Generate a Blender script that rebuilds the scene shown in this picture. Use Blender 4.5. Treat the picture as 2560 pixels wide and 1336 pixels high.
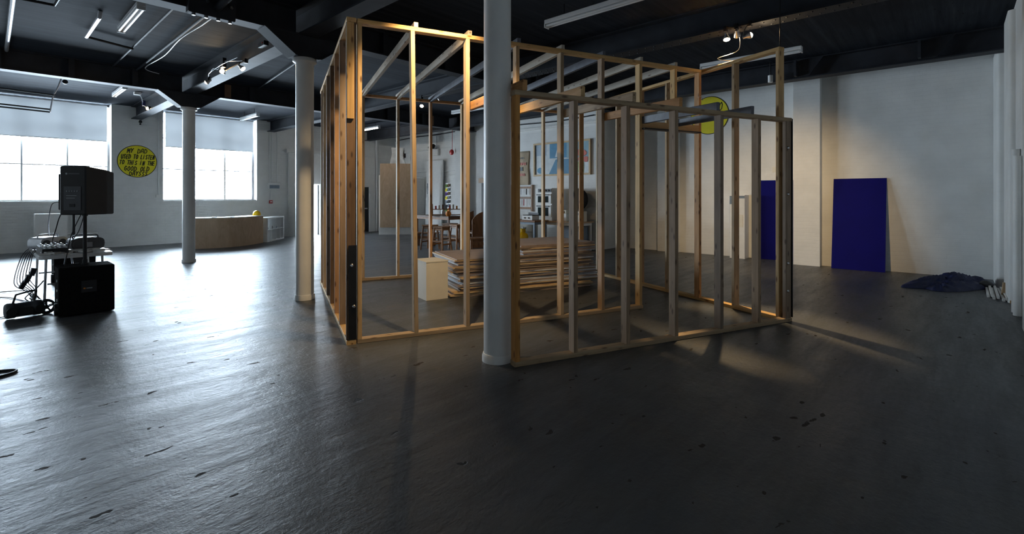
import bpy, bmesh, math, random
from mathutils import Vector, Matrix
random.seed(7)
for _o in list(bpy.data.objects): bpy.data.objects.remove(_o)
SC = bpy.context.scene; COL = SC.collection

# ------------------------------------------------------------------ camera
CF, CYH, CCX, CH = 1215.0, 490.0, 1280.0, 1.5      # focal px, horizon row, centre column, eye height (2560x1336 frame)
YAW = math.atan(1332/1215)
FW = (math.sin(YAW), math.cos(YAW)); RT = (math.cos(YAW), -math.sin(YAW))
cam = bpy.data.cameras.new('camera'); cam_o = bpy.data.objects.new('camera', cam); COL.objects.link(cam_o)
cam_o.location = (0, 0, CH); cam_o.rotation_euler = (math.pi/2, 0, -YAW)
cam.sensor_width = 36; cam.lens = 36*CF/2560; cam.shift_x = 0; cam.shift_y = -(668-CYH)/2560
cam.clip_start = .05; cam.clip_end = 200
SC.camera = cam_o

# ------------------------------------------------------------------ world and exposure
W = bpy.data.worlds.new('overcast'); SC.world = W; W.use_nodes = True
_bg = W.node_tree.nodes['Background']; _bg.inputs[0].default_value = (.73, .865, 1.0, 1); _bg.inputs[1].default_value = 52.0
vs = SC.view_settings; vs.view_transform = 'Standard'; vs.look = 'None'; vs.gamma = 1; vs.use_curve_mapping = False; vs.exposure = 0.2
SC.cycles.max_bounces = 6; SC.cycles.diffuse_bounces = 4; SC.cycles.glossy_bounces = 3; SC.cycles.transparent_max_bounces = 6; SC.cycles.caustics_reflective = False; SC.cycles.caustics_refractive = False

CEIL = 4.18; WY = 18.2            # ceiling height, inner face of the window wall
WINS = [(-.15, 2.6), (3.86, 6.6)]; SILL = 1.34
for i, (xa, xb) in enumerate(WINS + [(7.98, 8.86)]):
    L = bpy.data.lights.new('daylight_portal', 'AREA'); L.shape = 'RECTANGLE'
    z0, z1 = (SILL, 4.15) if i < 2 else (0.0, 1.93)
    L.size = xb-xa; L.size_y = z1-z0
    o = bpy.data.objects.new('daylight_portal', L); COL.objects.link(o)
    o.location = ((xa+xb)/2, WY+.47, (z0+z1)/2); o.rotation_euler = (-math.pi/2, 0, 0)
    L.cycles.is_portal = True

WARM = (1.0, .70, .36)
def spot(name, loc, target, power, size, blend=.5, parent=None, radius=.03, color=WARM):
    L = bpy.data.lights.new(name, 'SPOT'); L.energy = power; L.color = color; L.spot_size = math.radians(size); L.spot_blend = blend; L.shadow_soft_size = radius
    o = bpy.data.objects.new(name, L); COL.objects.link(o); o.location = loc
    o.rotation_euler = (Vector(target)-Vector(loc)).to_track_quat('-Z', 'Y').to_euler()
    return o
def point(name, loc, power, radius=.03, color=WARM):
    L = bpy.data.lights.new(name, 'POINT'); L.energy = power; L.color = color; L.shadow_soft_size = radius
    o = bpy.data.objects.new(name, L); COL.objects.link(o); o.location = loc; return o

# ------------------------------------------------------------------ pixel helpers (photo pixel -> place)
def ray(u):
    r = (u-CCX)/CF; return (FW[0]+RT[0]*r, FW[1]+RT[1]*r)
def flo(u, v, z=0.0):
    d = CF*(CH-z)/(v-CYH); r = ray(u); return Vector((r[0]*d, r[1]*d, z))
def onX(u, v, X):
    r = ray(u); d = X/r[0]; return Vector((X, r[1]*d, CH-(v-CYH)*d/CF))
def onY(u, v, Y):
    r = ray(u); d = Y/r[1]; return Vector((r[0]*d, Y, CH-(v-CYH)*d/CF))

# ------------------------------------------------------------------ mesh helpers
def box(bm, x0, x1, y0, y1, z0, z1):
    v = [bm.verts.new(p) for p in ((x0,y0,z0),(x1,y0,z0),(x1,y1,z0),(x0,y1,z0),(x0,y0,z1),(x1,y0,z1),(x1,y1,z1),(x0,y1,z1))]
    for f in ((0,3,2,1),(4,5,6,7),(0,1,5,4),(1,2,6,5),(2,3,7,6),(3,0,4,7)): bm.faces.new([v[i] for i in f])
    return bm
def frame_of(d):
    d = d.normalized(); a = Vector((0,0,1)) if abs(d.z) < .95 else Vector((1,0,0))
    x = d.cross(a).normalized(); return x, d.cross(x).normalized()
def ring(bm, c, x, y, r, n): return [bm.verts.new(c + x*(r*math.cos(2*math.pi*i/n)) + y*(r*math.sin(2*math.pi*i/n))) for i in range(n)]
def skin(bm, a, b):
    n = len(a)
    for i in range(n): bm.faces.new((a[i], a[(i+1)%n], b[(i+1)%n], b[i]))
def cyl(bm, p0, p1, r, n=12, r2=None):
    p0 = Vector(p0); p1 = Vector(p1); x, y = frame_of(p1-p0)
    a = ring(bm, p0, x, y, r, n); b = ring(bm, p1, x, y, r if r2 is None else r2, n)
    skin(bm, a, b); bm.faces.new(a[::-1]); bm.faces.new(b); return bm
def tube(bm, pts, r, n=6):
    pts = [Vector(p) for p in pts]; prev = None; x = None
    for i, p in enumerate(pts):
        d = (pts[min(i+1, len(pts)-1)]-pts[max(i-1, 0)]).normalized()
        if x is None: x, y = frame_of(d)
        else:
            x = (x-d*x.dot(d)).normalized(); y = d.cross(x).normalized()
        rg = ring(bm, p, x, y, r, n)
        if prev: skin(bm, prev, rg)
        else: bm.faces.new(rg[::-1])
        prev = rg
    bm.faces.new(prev); return bm
def smooth_pts(pts, k=6):
    pts = [Vector(p) for p in pts]; out = []
    for i in range(len(pts)-1):
        a, b, c, d = pts[max(i-1,0)], pts[i], pts[i+1], pts[min(i+2,len(pts)-1)]
        for j in range(k):
            t = j/k; out.append(.5*((2*b)+(c-a)*t+(2*a-5*b+4*c-d)*t*t+(3*b-a-3*c+d)*t**3))
    out.append(pts[-1]); return out
def lathe(bm, prof, n=24, c=(0,0)):
    prev = None
    for r, z in prof:
        rg = [bm.verts.new((c[0]+r*math.cos(2*math.pi*i/n), c[1]+r*math.sin(2*math.pi*i/n), z)) for i in range(n)]
        if prev: skin(bm, prev, rg)
        else: bm.faces.new(rg[::-1])
        prev = rg
    bm.faces.new(prev); return bm
def prism(bm, poly, lo, hi, axis='y'):
    def P(a, b, t): return {'y': (a, t, b), 'x': (t, a, b), 'z': (a, b, t)}[axis]
    A = [bm.verts.new(P(a, b, lo)) for a, b in poly]; B = [bm.verts.new(P(a, b, hi)) for a, b in poly]
    skin(bm, A, B); bm.faces.new(A[::-1]); bm.faces.new(B); return bm
def torus(bm, c, R_, r, n=24, m=8, axis='z', a0=0, a1=None):
    c = Vector(c); rings = []
    for i in range(n):
        a = 2*math.pi*i/n; rg = []
        for j in range(m):
            b = 2*math.pi*j/m; q = (R_+r*math.cos(b)); p = (q*math.cos(a), q*math.sin(a), r*math.sin(b))
            if axis == 'x': p = (p[2], p[0], p[1])
            if axis == 'y': p = (p[0], p[2], p[1])
            rg.append(bm.verts.new(c+Vector(p)))
        rings.append(rg)
    for i in range(n): skin(bm, rings[i], rings[(i+1)%n])
    return bm
def NB(): return bmesh.new()
def obj(name, bm, mat, parent=None, loc=None, rot=None, smooth=False, bevel=0, kind=None, mtx=None):
    if bevel: bmesh.ops.bevel(bm, geom=list(bm.edges), offset=bevel, segments=1, affect='EDGES', clamp_overlap=True)
    bmesh.ops.recalc_face_normals(bm, faces=bm.faces)
    me = bpy.data.meshes.new(name); bm.to_mesh(me); bm.free()
    if mat: me.materials.append(mat)
    if smooth:
        for p in me.polygons: p.use_smooth = True
        try: me.set_sharp_from_angle(angle=math.radians(40))
        except Exception: pass
    o = bpy.data.objects.new(name, me); COL.objects.link(o)
    if parent: o.parent = parent
    if loc is not None: o.location = loc
    if rot is not None: o.rotation_euler = rot
    if mtx is not None: o.matrix_local = mtx
    if kind: o['kind'] = kind
    return o
def tag(o, label, cat, group=None):
    o['label'] = label; o['category'] = cat
    if group: o['group'] = group
    return o
def thing(name, label, cat, loc=(0,0,0), rz=0, group=None):
    o = bpy.data.objects.new(name, None); COL.objects.link(o); o.location = loc; o.rotation_euler = (0,0,rz); o.empty_display_size = .1
    return tag(o, label, cat, group)
def bxo(name, dims, mat, parent=None, bevel=0, loc=None, rot=None): return obj(name, box(NB(), *dims), mat, parent, loc=loc, rot=rot, bevel=bevel)
def dup(root, loc, rz=None, label=None):
    r = root.copy(); COL.objects.link(r); r.location = loc
    if rz is not None: r.rotation_euler = (0,0,rz)
    if label: r['label'] = label
    for ch in list(root.children):
        c = ch.copy(); COL.objects.link(c); c.parent = r
        for g in ch.children:
            d = g.copy(); COL.objects.link(d); d.parent = c
    return r

# ------------------------------------------------------------------ materials
class N:
    def __init__(s, name):
        s.m = bpy.data.materials.new(name); s.m.use_nodes = True; s.t = s.m.node_tree; s.b = s.t.nodes['Principled BSDF']; s.out = s.t.nodes['Material Output']
    def n(s, ty, **kw):
        x = s.t.nodes.new(ty)
        for k, v in kw.items(): setattr(x, k, v)
        return x
    def l(s, a, b): s.t.links.new(a, b)
    def coords(s, scale=(1,1,1), rnd=False, rot=(0,0,0), kind='Object'):
        tc = s.n('ShaderNodeTexCoord'); mp = s.n('ShaderNodeMapping'); mp.inputs['Scale'].default_value = scale; mp.inputs['Rotation'].default_value = rot
        s.l(tc.outputs[kind], mp.inputs['Vector'])
        if rnd:
            oi = s.n('ShaderNodeObjectInfo'); mu = s.n('ShaderNodeMath', operation='MULTIPLY'); mu.inputs[1].default_value = 37.0
            s.l(oi.outputs['Random'], mu.inputs[0]); cb = s.n('ShaderNodeCombineXYZ')
            for i in range(3): s.l(mu.outputs[0], cb.inputs[i])
            ad = s.n('ShaderNodeVectorMath', operation='ADD'); s.l(mp.outputs[0], ad.inputs[0]); s.l(cb.outputs[0], ad.inputs[1]); return ad.outputs[0]
        return mp.outputs[0]
    def noise(s, vec, scale, detail=4, rough=.55, dist=0):
        x = s.n('ShaderNodeTexNoise'); x.inputs['Scale'].default_value = scale; x.inputs['Detail'].default_value = detail; x.inputs['Roughness'].default_value = rough; x.inputs['Distortion'].default_value = dist
        s.l(vec, x.inputs['Vector']); return x.outputs['Fac']
    def ramp(s, fac, stops):
        x = s.n('ShaderNodeValToRGB'); e = x.color_ramp.elements
        while len(e) < len(stops): e.new(.5)
        for i, (p, c) in enumerate(stops):
            e[i].position = p; e[i].color = (*c, 1) if len(c) == 3 else c
        s.l(fac, x.inputs[0]); return x.outputs[0]
    def mix(s, fac, a, b, mode='MIX'):
        x = s.n('ShaderNodeMix', data_type='RGBA', blend_type=mode)
        for i, q in ((0, fac), (6, a), (7, b)):
            if hasattr(q, 'links') or hasattr(q, 'is_linked'): s.l(q, x.inputs[i])
            elif i == 0: x.inputs[0].default_value = q
            else: x.inputs[i].default_value = (*q, 1)
        return x.outputs[2]
    def mr(s, fac, lo, hi, a=0, b=1):
        x = s.n('ShaderNodeMapRange'); x.inputs[1].default_value = a; x.inputs[2].default_value = b; x.inputs[3].default_value = lo; x.inputs[4].default_value = hi
        s.l(fac, x.inputs[0]); return x.outputs[0]
    def bump(s, h, strength=.2, dist=.01):
        x = s.n('ShaderNodeBump'); x.inputs['Strength'].default_value = strength; x.inputs['Distance'].default_value = dist
        s.l(h, x.inputs['Height']); s.l(x.outputs[0], s.b.inputs['Normal'])
    def base(s, c):
        if isinstance(c, tuple): s.b.inputs['Base Color'].default_value = (*c, 1)
        else: s.l(c, s.b.inputs['Base Color'])
    def set(s, rough=.5, metal=0, spec=.5):
        if hasattr(rough, 'links'): s.l(rough, s.b.inputs['Roughness'])
        else: s.b.inputs['Roughness'].default_value = rough
        s.b.inputs['Metallic'].default_value = metal; s.b.inputs['Specular IOR Level'].default_value = spec; return s.m
def paint(name, c, rough=.5, metal=0, var=.12, scale=9, bump=0, spec=.5, rnd=True):
    k = N(name); v = k.coords((1,1,1), rnd); f = k.noise(v, scale)
    k.base(k.ramp(f, [(.25, tuple(x*(1-var) for x in c)), (.75, tuple(min(1, x*(1+var)) for x in c))]))
    if bump: k.bump(k.noise(v, scale*6), bump, .004)
    return k.set(rough, metal, spec)
def emit(name, c, s):
    k = N(name); k.b.inputs['Emission Color'].default_value = (*c, 1); k.b.inputs['Emission Strength'].default_value = s; k.base(c); return k.m
def pine(name, lo, mid, hi, knot, rough=.65):
    k = N(name); v = k.coords((1,1,1), True)
    st = k.n('ShaderNodeMapping'); st.inputs['Scale'].default_value = (38, 38, 1.3); k.l(v, st.inputs['Vector'])
    g = k.noise(st.outputs[0], 1.0, 5, .6, .4)
    big = k.n('ShaderNodeMapping'); big.inputs['Scale'].default_value = (9, 9, 2.0); k.l(v, big.inputs['Vector'])
    b = k.noise(big.outputs[0], 1.0, 3)
    c = k.ramp(g, [(.28, lo), (.5, mid), (.74, hi)])
    c = k.mix(k.mr(b, 0, .75, .35, .7), c, tuple(x*.62 for x in mid))
    kn = k.n('ShaderNodeMapping'); kn.inputs['Scale'].default_value = (16, 16, 5.2); k.l(v, kn.inputs['Vector'])
    vo = k.n('ShaderNodeTexVoronoi'); vo.inputs['Scale'].default_value = 1.0; vo.inputs['Randomness'].default_value = 1; k.l(kn.outputs[0], vo.inputs['Vector'])
    c = k.mix(k.mr(vo.outputs['Distance'], .9, 0, .10, .24), c, knot)
    oi = k.n('ShaderNodeObjectInfo'); hs = k.n('ShaderNodeHueSaturation'); k.l(k.mr(oi.outputs['Random'], .72, 1.2), hs.inputs['Value']); k.l(k.mr(oi.outputs['Random'], .8, 1.15), hs.inputs['Saturation']); k.l(c, hs.inputs['Color'])
    k.base(hs.outputs[0]); k.bump(g, .25, .002); return k.set(rough, 0, .3)
def plyface(name, a, b, rough=.5, axis=(1.2, 1.2, .5)):
    k = N(name); v = k.coords((1,1,1), True); st = k.n('ShaderNodeMapping'); st.inputs['Scale'].default_value = axis; k.l(v, st.inputs['Vector'])
    g = k.noise(st.outputs[0], 5, 6, .6, 1.6); k.base(k.ramp(g, [(.3, a), (.7, b)])); return k.set(rough, 0, .4)

M = {}
M['pine'] = pine('pine_fresh', (.44,.27,.12), (.60,.40,.20), (.72,.52,.30), (.15,.07,.03))
M['pine_red'] = pine('pine_reddish', (.42,.20,.08), (.56,.30,.13), (.66,.38,.18), (.14,.06,.03))
M['pine_grey'] = pine('pine_weathered', (.24,.165,.11), (.34,.24,.16), (.44,.32,.23), (.10,.06,.04))
M['pine_pale'] = pine('pine_pale', (.50,.43,.33), (.62,.54,.43), (.72,.65,.54), (.2,.13,.08))
M['pine_dark'] = pine('pine_dark', (.13,.08,.05), (.20,.12,.07), (.27,.17,.10), (.05,.03,.02))
M['timber_painted'] = paint('timber_bluegrey_paint', (.10,.11,.14), .5, var=.3)
M['stool'] = pine('stool_wood', (.22,.11,.05), (.33,.17,.08), (.42,.23,.11), (.1,.05,.03), .45)
M['bench'] = pine('bench_wood', (.16,.08,.04), (.25,.13,.07), (.33,.18,.1), (.08,.04,.02), .5)
M['steel_black'] = paint('black_steel', (.016,.015,.015), .38, .3, var=.3)
M['bolt'] = paint('bolt_zinc', (.75,.75,.78), .25, 1)
M['white'] = paint('white_gloss', (.80,.81,.80), .35, var=.04)
M['white_matt'] = paint('white_matt', (.78,.77,.74), .6, var=.05)
M['cream'] = paint('cream_board', (.74,.70,.60), .5, var=.05)
M['black'] = paint('black_plastic', (.012,.013,.016), .45, var=.2, spec=.4)
M['black_carpet'] = paint('black_carpet', (.010,.010,.011), .95, var=.4, scale=60, bump=.4, spec=.1)
M['dark_grey'] = paint('dark_grey_plastic', (.05,.055,.065), .4)
M['mid_grey'] = paint('mid_grey', (.28,.30,.33), .4)
M['silver'] = paint('silver_pipe', (.62,.64,.68), .35, .7)
M['yellow'] = paint('yellow_paint', (.85,.74,.02), .6, var=.03)
M['yellow_gloss'] = paint('yellow_gloss', (.90,.56,.01), .3, var=.04)
M['ink'] = paint('black_ink', (.012,.012,.010), .6)
M['blue_board'] = paint('ultramarine_paint', (.0025,.0025,.13), .75, var=.12, scale=3, spec=.15)
M['blue_tarp'] = paint('blue_tarpaulin', (.008,.014,.065), .6, var=.35, scale=14)
M['red'] = paint('red_plastic', (.55,.03,.03), .35)
M['steel'] = paint('painted_beam', (.026,.029,.037), .62, 0, var=.35, scale=3, spec=.22)
M['brown_block'] = paint('brown_block', (.20,.11,.06), .7)
M['purple'] = paint('purple_plastic', (.10,.04,.25), .4)
M['green'] = paint('green_leaf', (.16,.30,.06), .6, var=.4, scale=40)
M['orange'] = paint('orange_paint', (.80,.28,.04), .5)
M['glass_oven'] = paint('oven_glass', (.020,.034,.038), .08, var=.3)
M['steel_blue'] = paint('blue_grey_cabinet', (.20,.25,.31), .4)
M['burlap'] = paint('burlap', (.50,.40,.28), .9, var=.15, scale=60, bump=.4)
M['polythene'] = paint('polythene', (.62,.62,.60), .25, var=.25, scale=6, bump=.5)
M['ply'] = plyface('birch_ply', (.50,.34,.21), (.64,.46,.31))
M['ply_gold'] = plyface('gold_ply', (.54,.37,.19), (.70,.52,.30), axis=(.6,2,2))
M['hardboard'] = plyface('hardboard', (.24,.18,.145), (.36,.285,.24), axis=(.6,2,2))
M['board_white'] = paint('white_faced_board', (.60,.62,.66), .5, var=.15)
M['tube_off'] = paint('fluorescent_tube', (.86,.87,.88), .25, var=.02)
M['tube_on'] = emit('lit_tube', (1, .96, .90), 55)
M['bulb'] = emit('halogen_bulb', (1, .72, .42), 60); M['bulb'].cycles.emission_sampling = 'NONE'
M['table_white'] = paint('table_plastic', (.72,.73,.74), .35, var=.03)
M['cable'] = paint('black_cable', (.010,.010,.012), .5)

def mk_floor():
    k = N('painted_concrete_floor'); v = k.coords((1,1,1))
    big = k.noise(v, .55, 5, .6); st = k.coords((.5, 3.2, 1), rot=(0,0,math.radians(12)))
    streak = k.noise(st, 1.6, 7, .65, .3); fine = k.noise(v, 38, 5, .7)
    c = k.ramp(big, [(.3, (.056,.062,.072)), (.55, (.076,.082,.090)), (.75, (.096,.092,.086))])
    c = k.mix(k.mr(streak, 0, .55, .45, .75), c, (.052,.050,.048))
    # worn flakes where the paint is gone
    fl = k.coords((1.4, 3.6, 1), rot=(0,0,math.radians(12))); vo = k.n('ShaderNodeTexVoronoi'); vo.inputs['Scale'].default_value = 2.3; 
    nz = k.n('ShaderNodeTexNoise'); nz.inputs['Scale'].default_value = 7; nz.inputs['Detail'].default_value = 4; k.l(v, nz.inputs['Vector'])
    ds = k.n('ShaderNodeVectorMath', operation='SCALE'); k.l(nz.outputs['Color'], ds.inputs[0]); ds.inputs['Scale'].default_value = .55
    av = k.n('ShaderNodeVectorMath', operation='ADD'); k.l(fl, av.inputs[0]); k.l(ds.outputs[0], av.inputs[1]); k.l(av.outputs[0], vo.inputs['Vector'])
    sc = k.n('ShaderNodeSeparateColor'); k.l(vo.outputs['Color'], sc.inputs[0]); sz = k.mr(sc.outputs[0], -.08, .105)
    dn = k.n('ShaderNodeMath', operation='ADD'); k.l(vo.outputs['Distance'], dn.inputs[0]); k.l(k.mr(k.noise(v, 22, 5, .7), -.10, .10), dn.inputs[1]); dm = k.n('ShaderNodeMath', operation='SUBTRACT'); k.l(dn.outputs[0], dm.inputs[0]); k.l(sz, dm.inputs[1])
    pit = k.mr(dm.outputs[0], 1, 0, .045, .07)
    c = k.mix(k.mr(k.noise(v, 1.7, 6, .7), 0, .6, .60, .68), c, (.105,.090,.070)); c = k.mix(pit, c, (.035,.028,.022)); k.base(c)
    r = k.n('ShaderNodeMath', operation='ADD'); rr = k.n('ShaderNodeMath', operation='MULTIPLY_ADD'); k.l(k.noise(k.coords((2, 7, 1), rot=(0,0,math.radians(12))), 5, 8, .75), rr.inputs[0]); rr.inputs[1].default_value = .34; rr.inputs[2].default_value = -.17; r0 = k.n('ShaderNodeMath', operation='ADD'); k.l(k.mr(streak, .32, .48, .3, .7), r0.inputs[0]); k.l(rr.outputs[0], r0.inputs[1]); k.l(r0.outputs[0], r.inputs[0]); k.l(k.mr(pit, 0, .4), r.inputs[1]); k.set(r.outputs[0], 0, .38)
    h1 = k.mr(k.noise(v, 7, 6, .62), 0, 1); h2 = k.n('ShaderNodeMath', operation='MULTIPLY_ADD'); k.l(fine, h2.inputs[0]); h2.inputs[1].default_value = .42; k.l(h1, h2.inputs[2])
    h4 = k.n('ShaderNodeMath', operation='MULTIPLY_ADD'); k.l(streak, h4.inputs[0]); h4.inputs[1].default_value = 1.1; k.l(h2.outputs[0], h4.inputs[2])
    h3 = k.n('ShaderNodeMath', operation='SUBTRACT'); k.l(h4.outputs[0], h3.inputs[0]); k.l(pit, h3.inputs[1]); k.bump(h3.outputs[0], .46, .012)
    return k.m
M['floor'] = mk_floor()
def mk_ceiling():
    k = N('board_marked_ceiling'); v = k.coords((1,1,1)); st = k.coords((.35, 7, 1)); s = k.noise(st, 1.3, 6, .65, .2); b = k.noise(v, 1.1, 4)
    c = k.ramp(s, [(.3, (.012,.015,.021)), (.55, (.024,.030,.040)), (.8, (.046,.054,.068))]); c = k.mix(k.mr(b, 0, .6, .4, .7), c, (.012,.013,.017))
    c = k.mix(k.mr(k.noise(k.coords((1.2, 4, 1)), 5, 2), 0, .9, .68, .72), c, (.006,.006,.008)); k.base(c); k.bump(s, .4, .012); return k.set(.85, 0, .10)
M['ceiling'] = mk_ceiling()
def mk_brick(name, axis, strength=.35, c0=(.80,.80,.78), c1=(.70,.70,.68)):
    k = N(name); tc = k.n('ShaderNodeTexCoord'); sp = k.n('ShaderNodeSeparateXYZ'); k.l(tc.outputs['Object'], sp.inputs[0]); cb = k.n('ShaderNodeCombineXYZ')
    k.l(sp.outputs[axis], cb.inputs[0]); k.l(sp.outputs[2], cb.inputs[1])
    br = k.n('ShaderNodeTexBrick'); br.inputs['Scale'].default_value = 1; br.inputs['Brick Width'].default_value = .23; br.inputs['Row Height'].default_value = .078; br.inputs['Mortar Size'].default_value = .008; br.inputs['Mortar Smooth'].default_value = .6
    k.l(cb.outputs[0], br.inputs['Vector'])
    n = k.noise(tc.outputs['Object'], 2.2, 5); fine = k.noise(tc.outputs['Object'], 45, 3)
    k.base(k.mix(k.mr(n, 0, 1, .35, .75), c0, c1))
    inv = k.mr(br.outputs['Fac'], 1, 0); a = k.n('ShaderNodeMath', operation='MULTIPLY_ADD'); k.l(fine, a.inputs[0]); a.inputs[1].default_value = .35; k.l(inv, a.inputs[2])
    k.bump(a.outputs[0], strength, .010); return k.set(.55, 0, .35)
M['brick_y'] = mk_brick('painted_brick_window_wall', 0); M['brick_x'] = mk_brick('painted_brick_side_wall', 1, .22)
M['plaster'] = mk_brick('painted_plaster', 0, .10)
M['column'] = paint('column_white_paint', (.74,.74,.73), .38, var=.05, scale=4, bump=.08)
def mk_glass():
    k = N('window_glass'); t = k.n('ShaderNodeBsdfTransparent'); t.inputs[0].default_value = (.97,.99,1,1); g = k.n('ShaderNodeBsdfGlossy'); g.inputs['Roughness'].default_value = .02
    f = k.n('ShaderNodeFresnel'); f.inputs[0].default_value = 1.45; mx = k.n('ShaderNodeMixShader'); k.l(f.outputs[0], mx.inputs[0]); k.l(t.outputs[0], mx.inputs[1]); k.l(g.outputs[0], mx.inputs[2]); k.l(mx.outputs[0], k.out.inputs[0]); return k.m
M['glass'] = mk_glass()
def mk_blind():
    k = N('roller_blind_fabric'); d = k.n('ShaderNodeBsdfDiffuse'); d.inputs[0].default_value = (.70,.71,.72,1); t = k.n('ShaderNodeBsdfTranslucent'); t.inputs[0].default_value = (.30,.31,.32,1)
    mx = k.n('ShaderNodeMixShader'); mx.inputs[0].default_value = .07; k.l(d.outputs[0], mx.inputs[1]); k.l(t.outputs[0], mx.inputs[2]); k.l(mx.outputs[0], k.out.inputs[0]); return k.m
M['blind'] = mk_blind()

# ================================================================== the room
def struct(name, bm, mat, **kw):
    return obj(name, bm, mat, kind='structure', **kw)
struct('floor', box(NB(), -1.86, 13.3, -1.05, 18.66, -.2, 0), M['floor'])
struct('ceiling', box(NB(), -1.86, 13.3, -1.05, 18.66, CEIL, CEIL+.25), M['ceiling'])
_b = NB()
for xa, xb in ((-1.86,-.15),(2.6,3.86),(6.6,7.98),(8.86,13.3)): box(_b, xa, xb, WY, WY+.45, 0, CEIL)
for xa, xb in WINS: box(_b, xa, xb, WY, WY+.45, 0, SILL)
box(_b, 7.98, 8.86, WY, WY+.45, 1.93, CEIL)
struct('wall_back', _b, M['brick_y'])
struct('wall_left', box(NB(), -1.85, -1.45, -1.05, WY, 0, CEIL), M['brick_x'])
_path = [(12.2,-.62),(12.2,2.12),(12.0,2.12),(12.0,2.62),(12.6,2.62),(12.6,5.42),(12.46,5.42),(12.46,6.0),(12.6,6.0),(12.6,7.25),(11.5,7.25),(11.5,11.4),(12.0,11.4),(12.0,13.0),(11.8,13.0),(11.8,13.6),(12.3,13.6),(12.3,18.2),(13.3,18.2),(13.3,-.62)]
struct('wall_right', prism(NB(), _path[::-1], 0, CEIL, 'z'), M['brick_x'])
struct('wall_front', box(NB(), -1.45, 13.3, -1.05, -.62, 0, CEIL), M['plaster'])
def rounded_pier(x0, x1, y0, y1, r=.05):
    p = []
    for cx, cy, a0 in ((x1-r, y1-r, 0), (x0+r, y1-r, 90)):
        for k in range(5):
            a = math.radians(a0+k*22.5); p.append((cx+r*math.cos(a), cy+r*math.sin(a)))
    return p+[(x0, y0), (x1, y0)]
struct('trim_1', prism(NB(), rounded_pier(11.2, 12.2, -.62, -.50), 0, 3.95, 'z'), M['plaster'], smooth=True)
struct('trim_2', prism(NB(), rounded_pier(9.7, 10.5, -.62, -.545), 0, 4.1, 'z'), M['plaster'], smooth=True)
struct('trim_3', prism(NB(), rounded_pier(6.4, 8.0, -.62, -.56), 0, CEIL, 'z'), M['plaster'], smooth=True)
for k, x in enumerate((8.75, 8.98)):
    tag(obj('wall_pipe', cyl(NB(), (x, -.575, 0), (x, -.575, 2.0+.1*k), .042, 16), M['plaster'], smooth=True), ['shorter white painted pipe running up the side wall', 'taller white painted pipe nearest the corner pier on the side wall'][k], 'pipe')

# windows
for i, (xa, xb) in enumerate(WINS):
    w = bpy.data.objects.new('window_%d' % (i+1), None); COL.objects.link(w); w['kind'] = 'structure'
    w.location = ((xa+xb)/2, WY+.36, SILL)
    W_, H_ = xb-xa, CEIL-SILL; fb = NB()
    box(fb, -W_/2, -W_/2+.05, -.03, .03, 0, H_); box(fb, W_/2-.05, W_/2, -.03, .03, 0, H_); box(fb, -W_/2, W_/2, -.03, .03, 0, .05); box(fb, -W_/2, W_/2, -.03, .03, H_-.05, H_)
    xs = [-W_/2+W_*k/3 for k in range(4)]; zs = [0, 1.02, 2.0, H_]
    for x in xs[1:-1]: box(fb, x-.02, x+.02, -.025, .025, 0, H_)
    for z in zs[1:-1]: box(fb, -W_/2, W_/2, -.022, .022, z-.015, z+.015)
    obj('window_frame', fb, M['white'], w)
    for a in range(3):
        for c in range(3):
            bxo('pane', (xs[a]+.022, xs[a+1]-.022, -.003, .003, zs[c]+.02, zs[c+1]-.02), M['glass'], w)
    bxo('window_sill', (-W_/2, W_/2, -.29, -.05, .001, .02), M['white_matt'], w)
def blind(xa, xb, zb, label):
    t = thing('roller_blind', label, 'blind', ((xa+xb)/2, WY+.13, CEIL-.05)); W_ = xb-xa-.16; H_ = CEIL-.05-zb
    bm = NB(); nx, nz = 46, 24; g = []
    ph = random.random()*6
    for j in range(nz+1):
        row = []
        for i in range(nx+1):
            u, v = i/nx, j/nz; x = (u-.5)*W_
            y = .012*math.sin(6*(u+.8*v)+ph)*v + .009*math.sin(13*(u-1.1*v)+ph) * math.sin(math.pi*v) + .006*math.sin(22*(u+.5*v)+1)*math.sin(math.pi*v)
            row.append(bm.verts.new((x, y, -H_*v)))
        g.append(row)
    for j in range(nz):
        for i in range(nx): bm.faces.new((g[j][i], g[j][i+1], g[j+1][i+1], g[j+1][i]))
    obj('fabric', bm, M['blind'], t, smooth=True)
    obj('roller_tube', cyl(NB(), (-W_/2, 0, .0), (W_/2, 0, .0), .022, 12), M['white'], t, smooth=True)
    bxo('bottom_bar', (-W_/2, W_/2, -.010, .022, -H_-.02, -H_), M['white'], t)
blind(*WINS[0], 3.10, 'white roller blind on the window behind the loudspeakers')
blind(*WINS[1], 3.06, 'white roller blind on the window above the curved plywood counter')

# entrance doors
d1 = bpy.data.objects.new('door_1', None); COL.objects.link(d1); d1.location = (8.42, WY, 0); d1['kind'] = 'structure'
_b = NB(); box(_b, -.74, -.45, -.10, -.005, 0, 3.1); box(_b, .45, .95, -.10, -.005, 0, 3.1); box(_b, -.45, .45, -.10, -.005, 1.95, 3.1); obj('door_surround', _b, M['white_matt'], d1)
bxo('lintel', (-.84, 1.05, -.16, -.005, 3.1, 3.22), M['white_matt'], d1)
_b = NB(); box(_b, .39, .44, 0, .12, 0, 1.92); obj('door_frame', _b, M['black'], d1)
lf = bxo('door_leaf', (-.44, -.40, -.9, -.11, .01, 1.92), M['white_matt'], d1); bxo('door_handle', (-.40, -.36, -.82, -.74, .95, 1.05), M['black'], lf)
d2 = bpy.data.objects.new('door_2', None); COL.objects.link(d2); d2.location = (10.6, WY, 0); d2['kind'] = 'structure'
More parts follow.
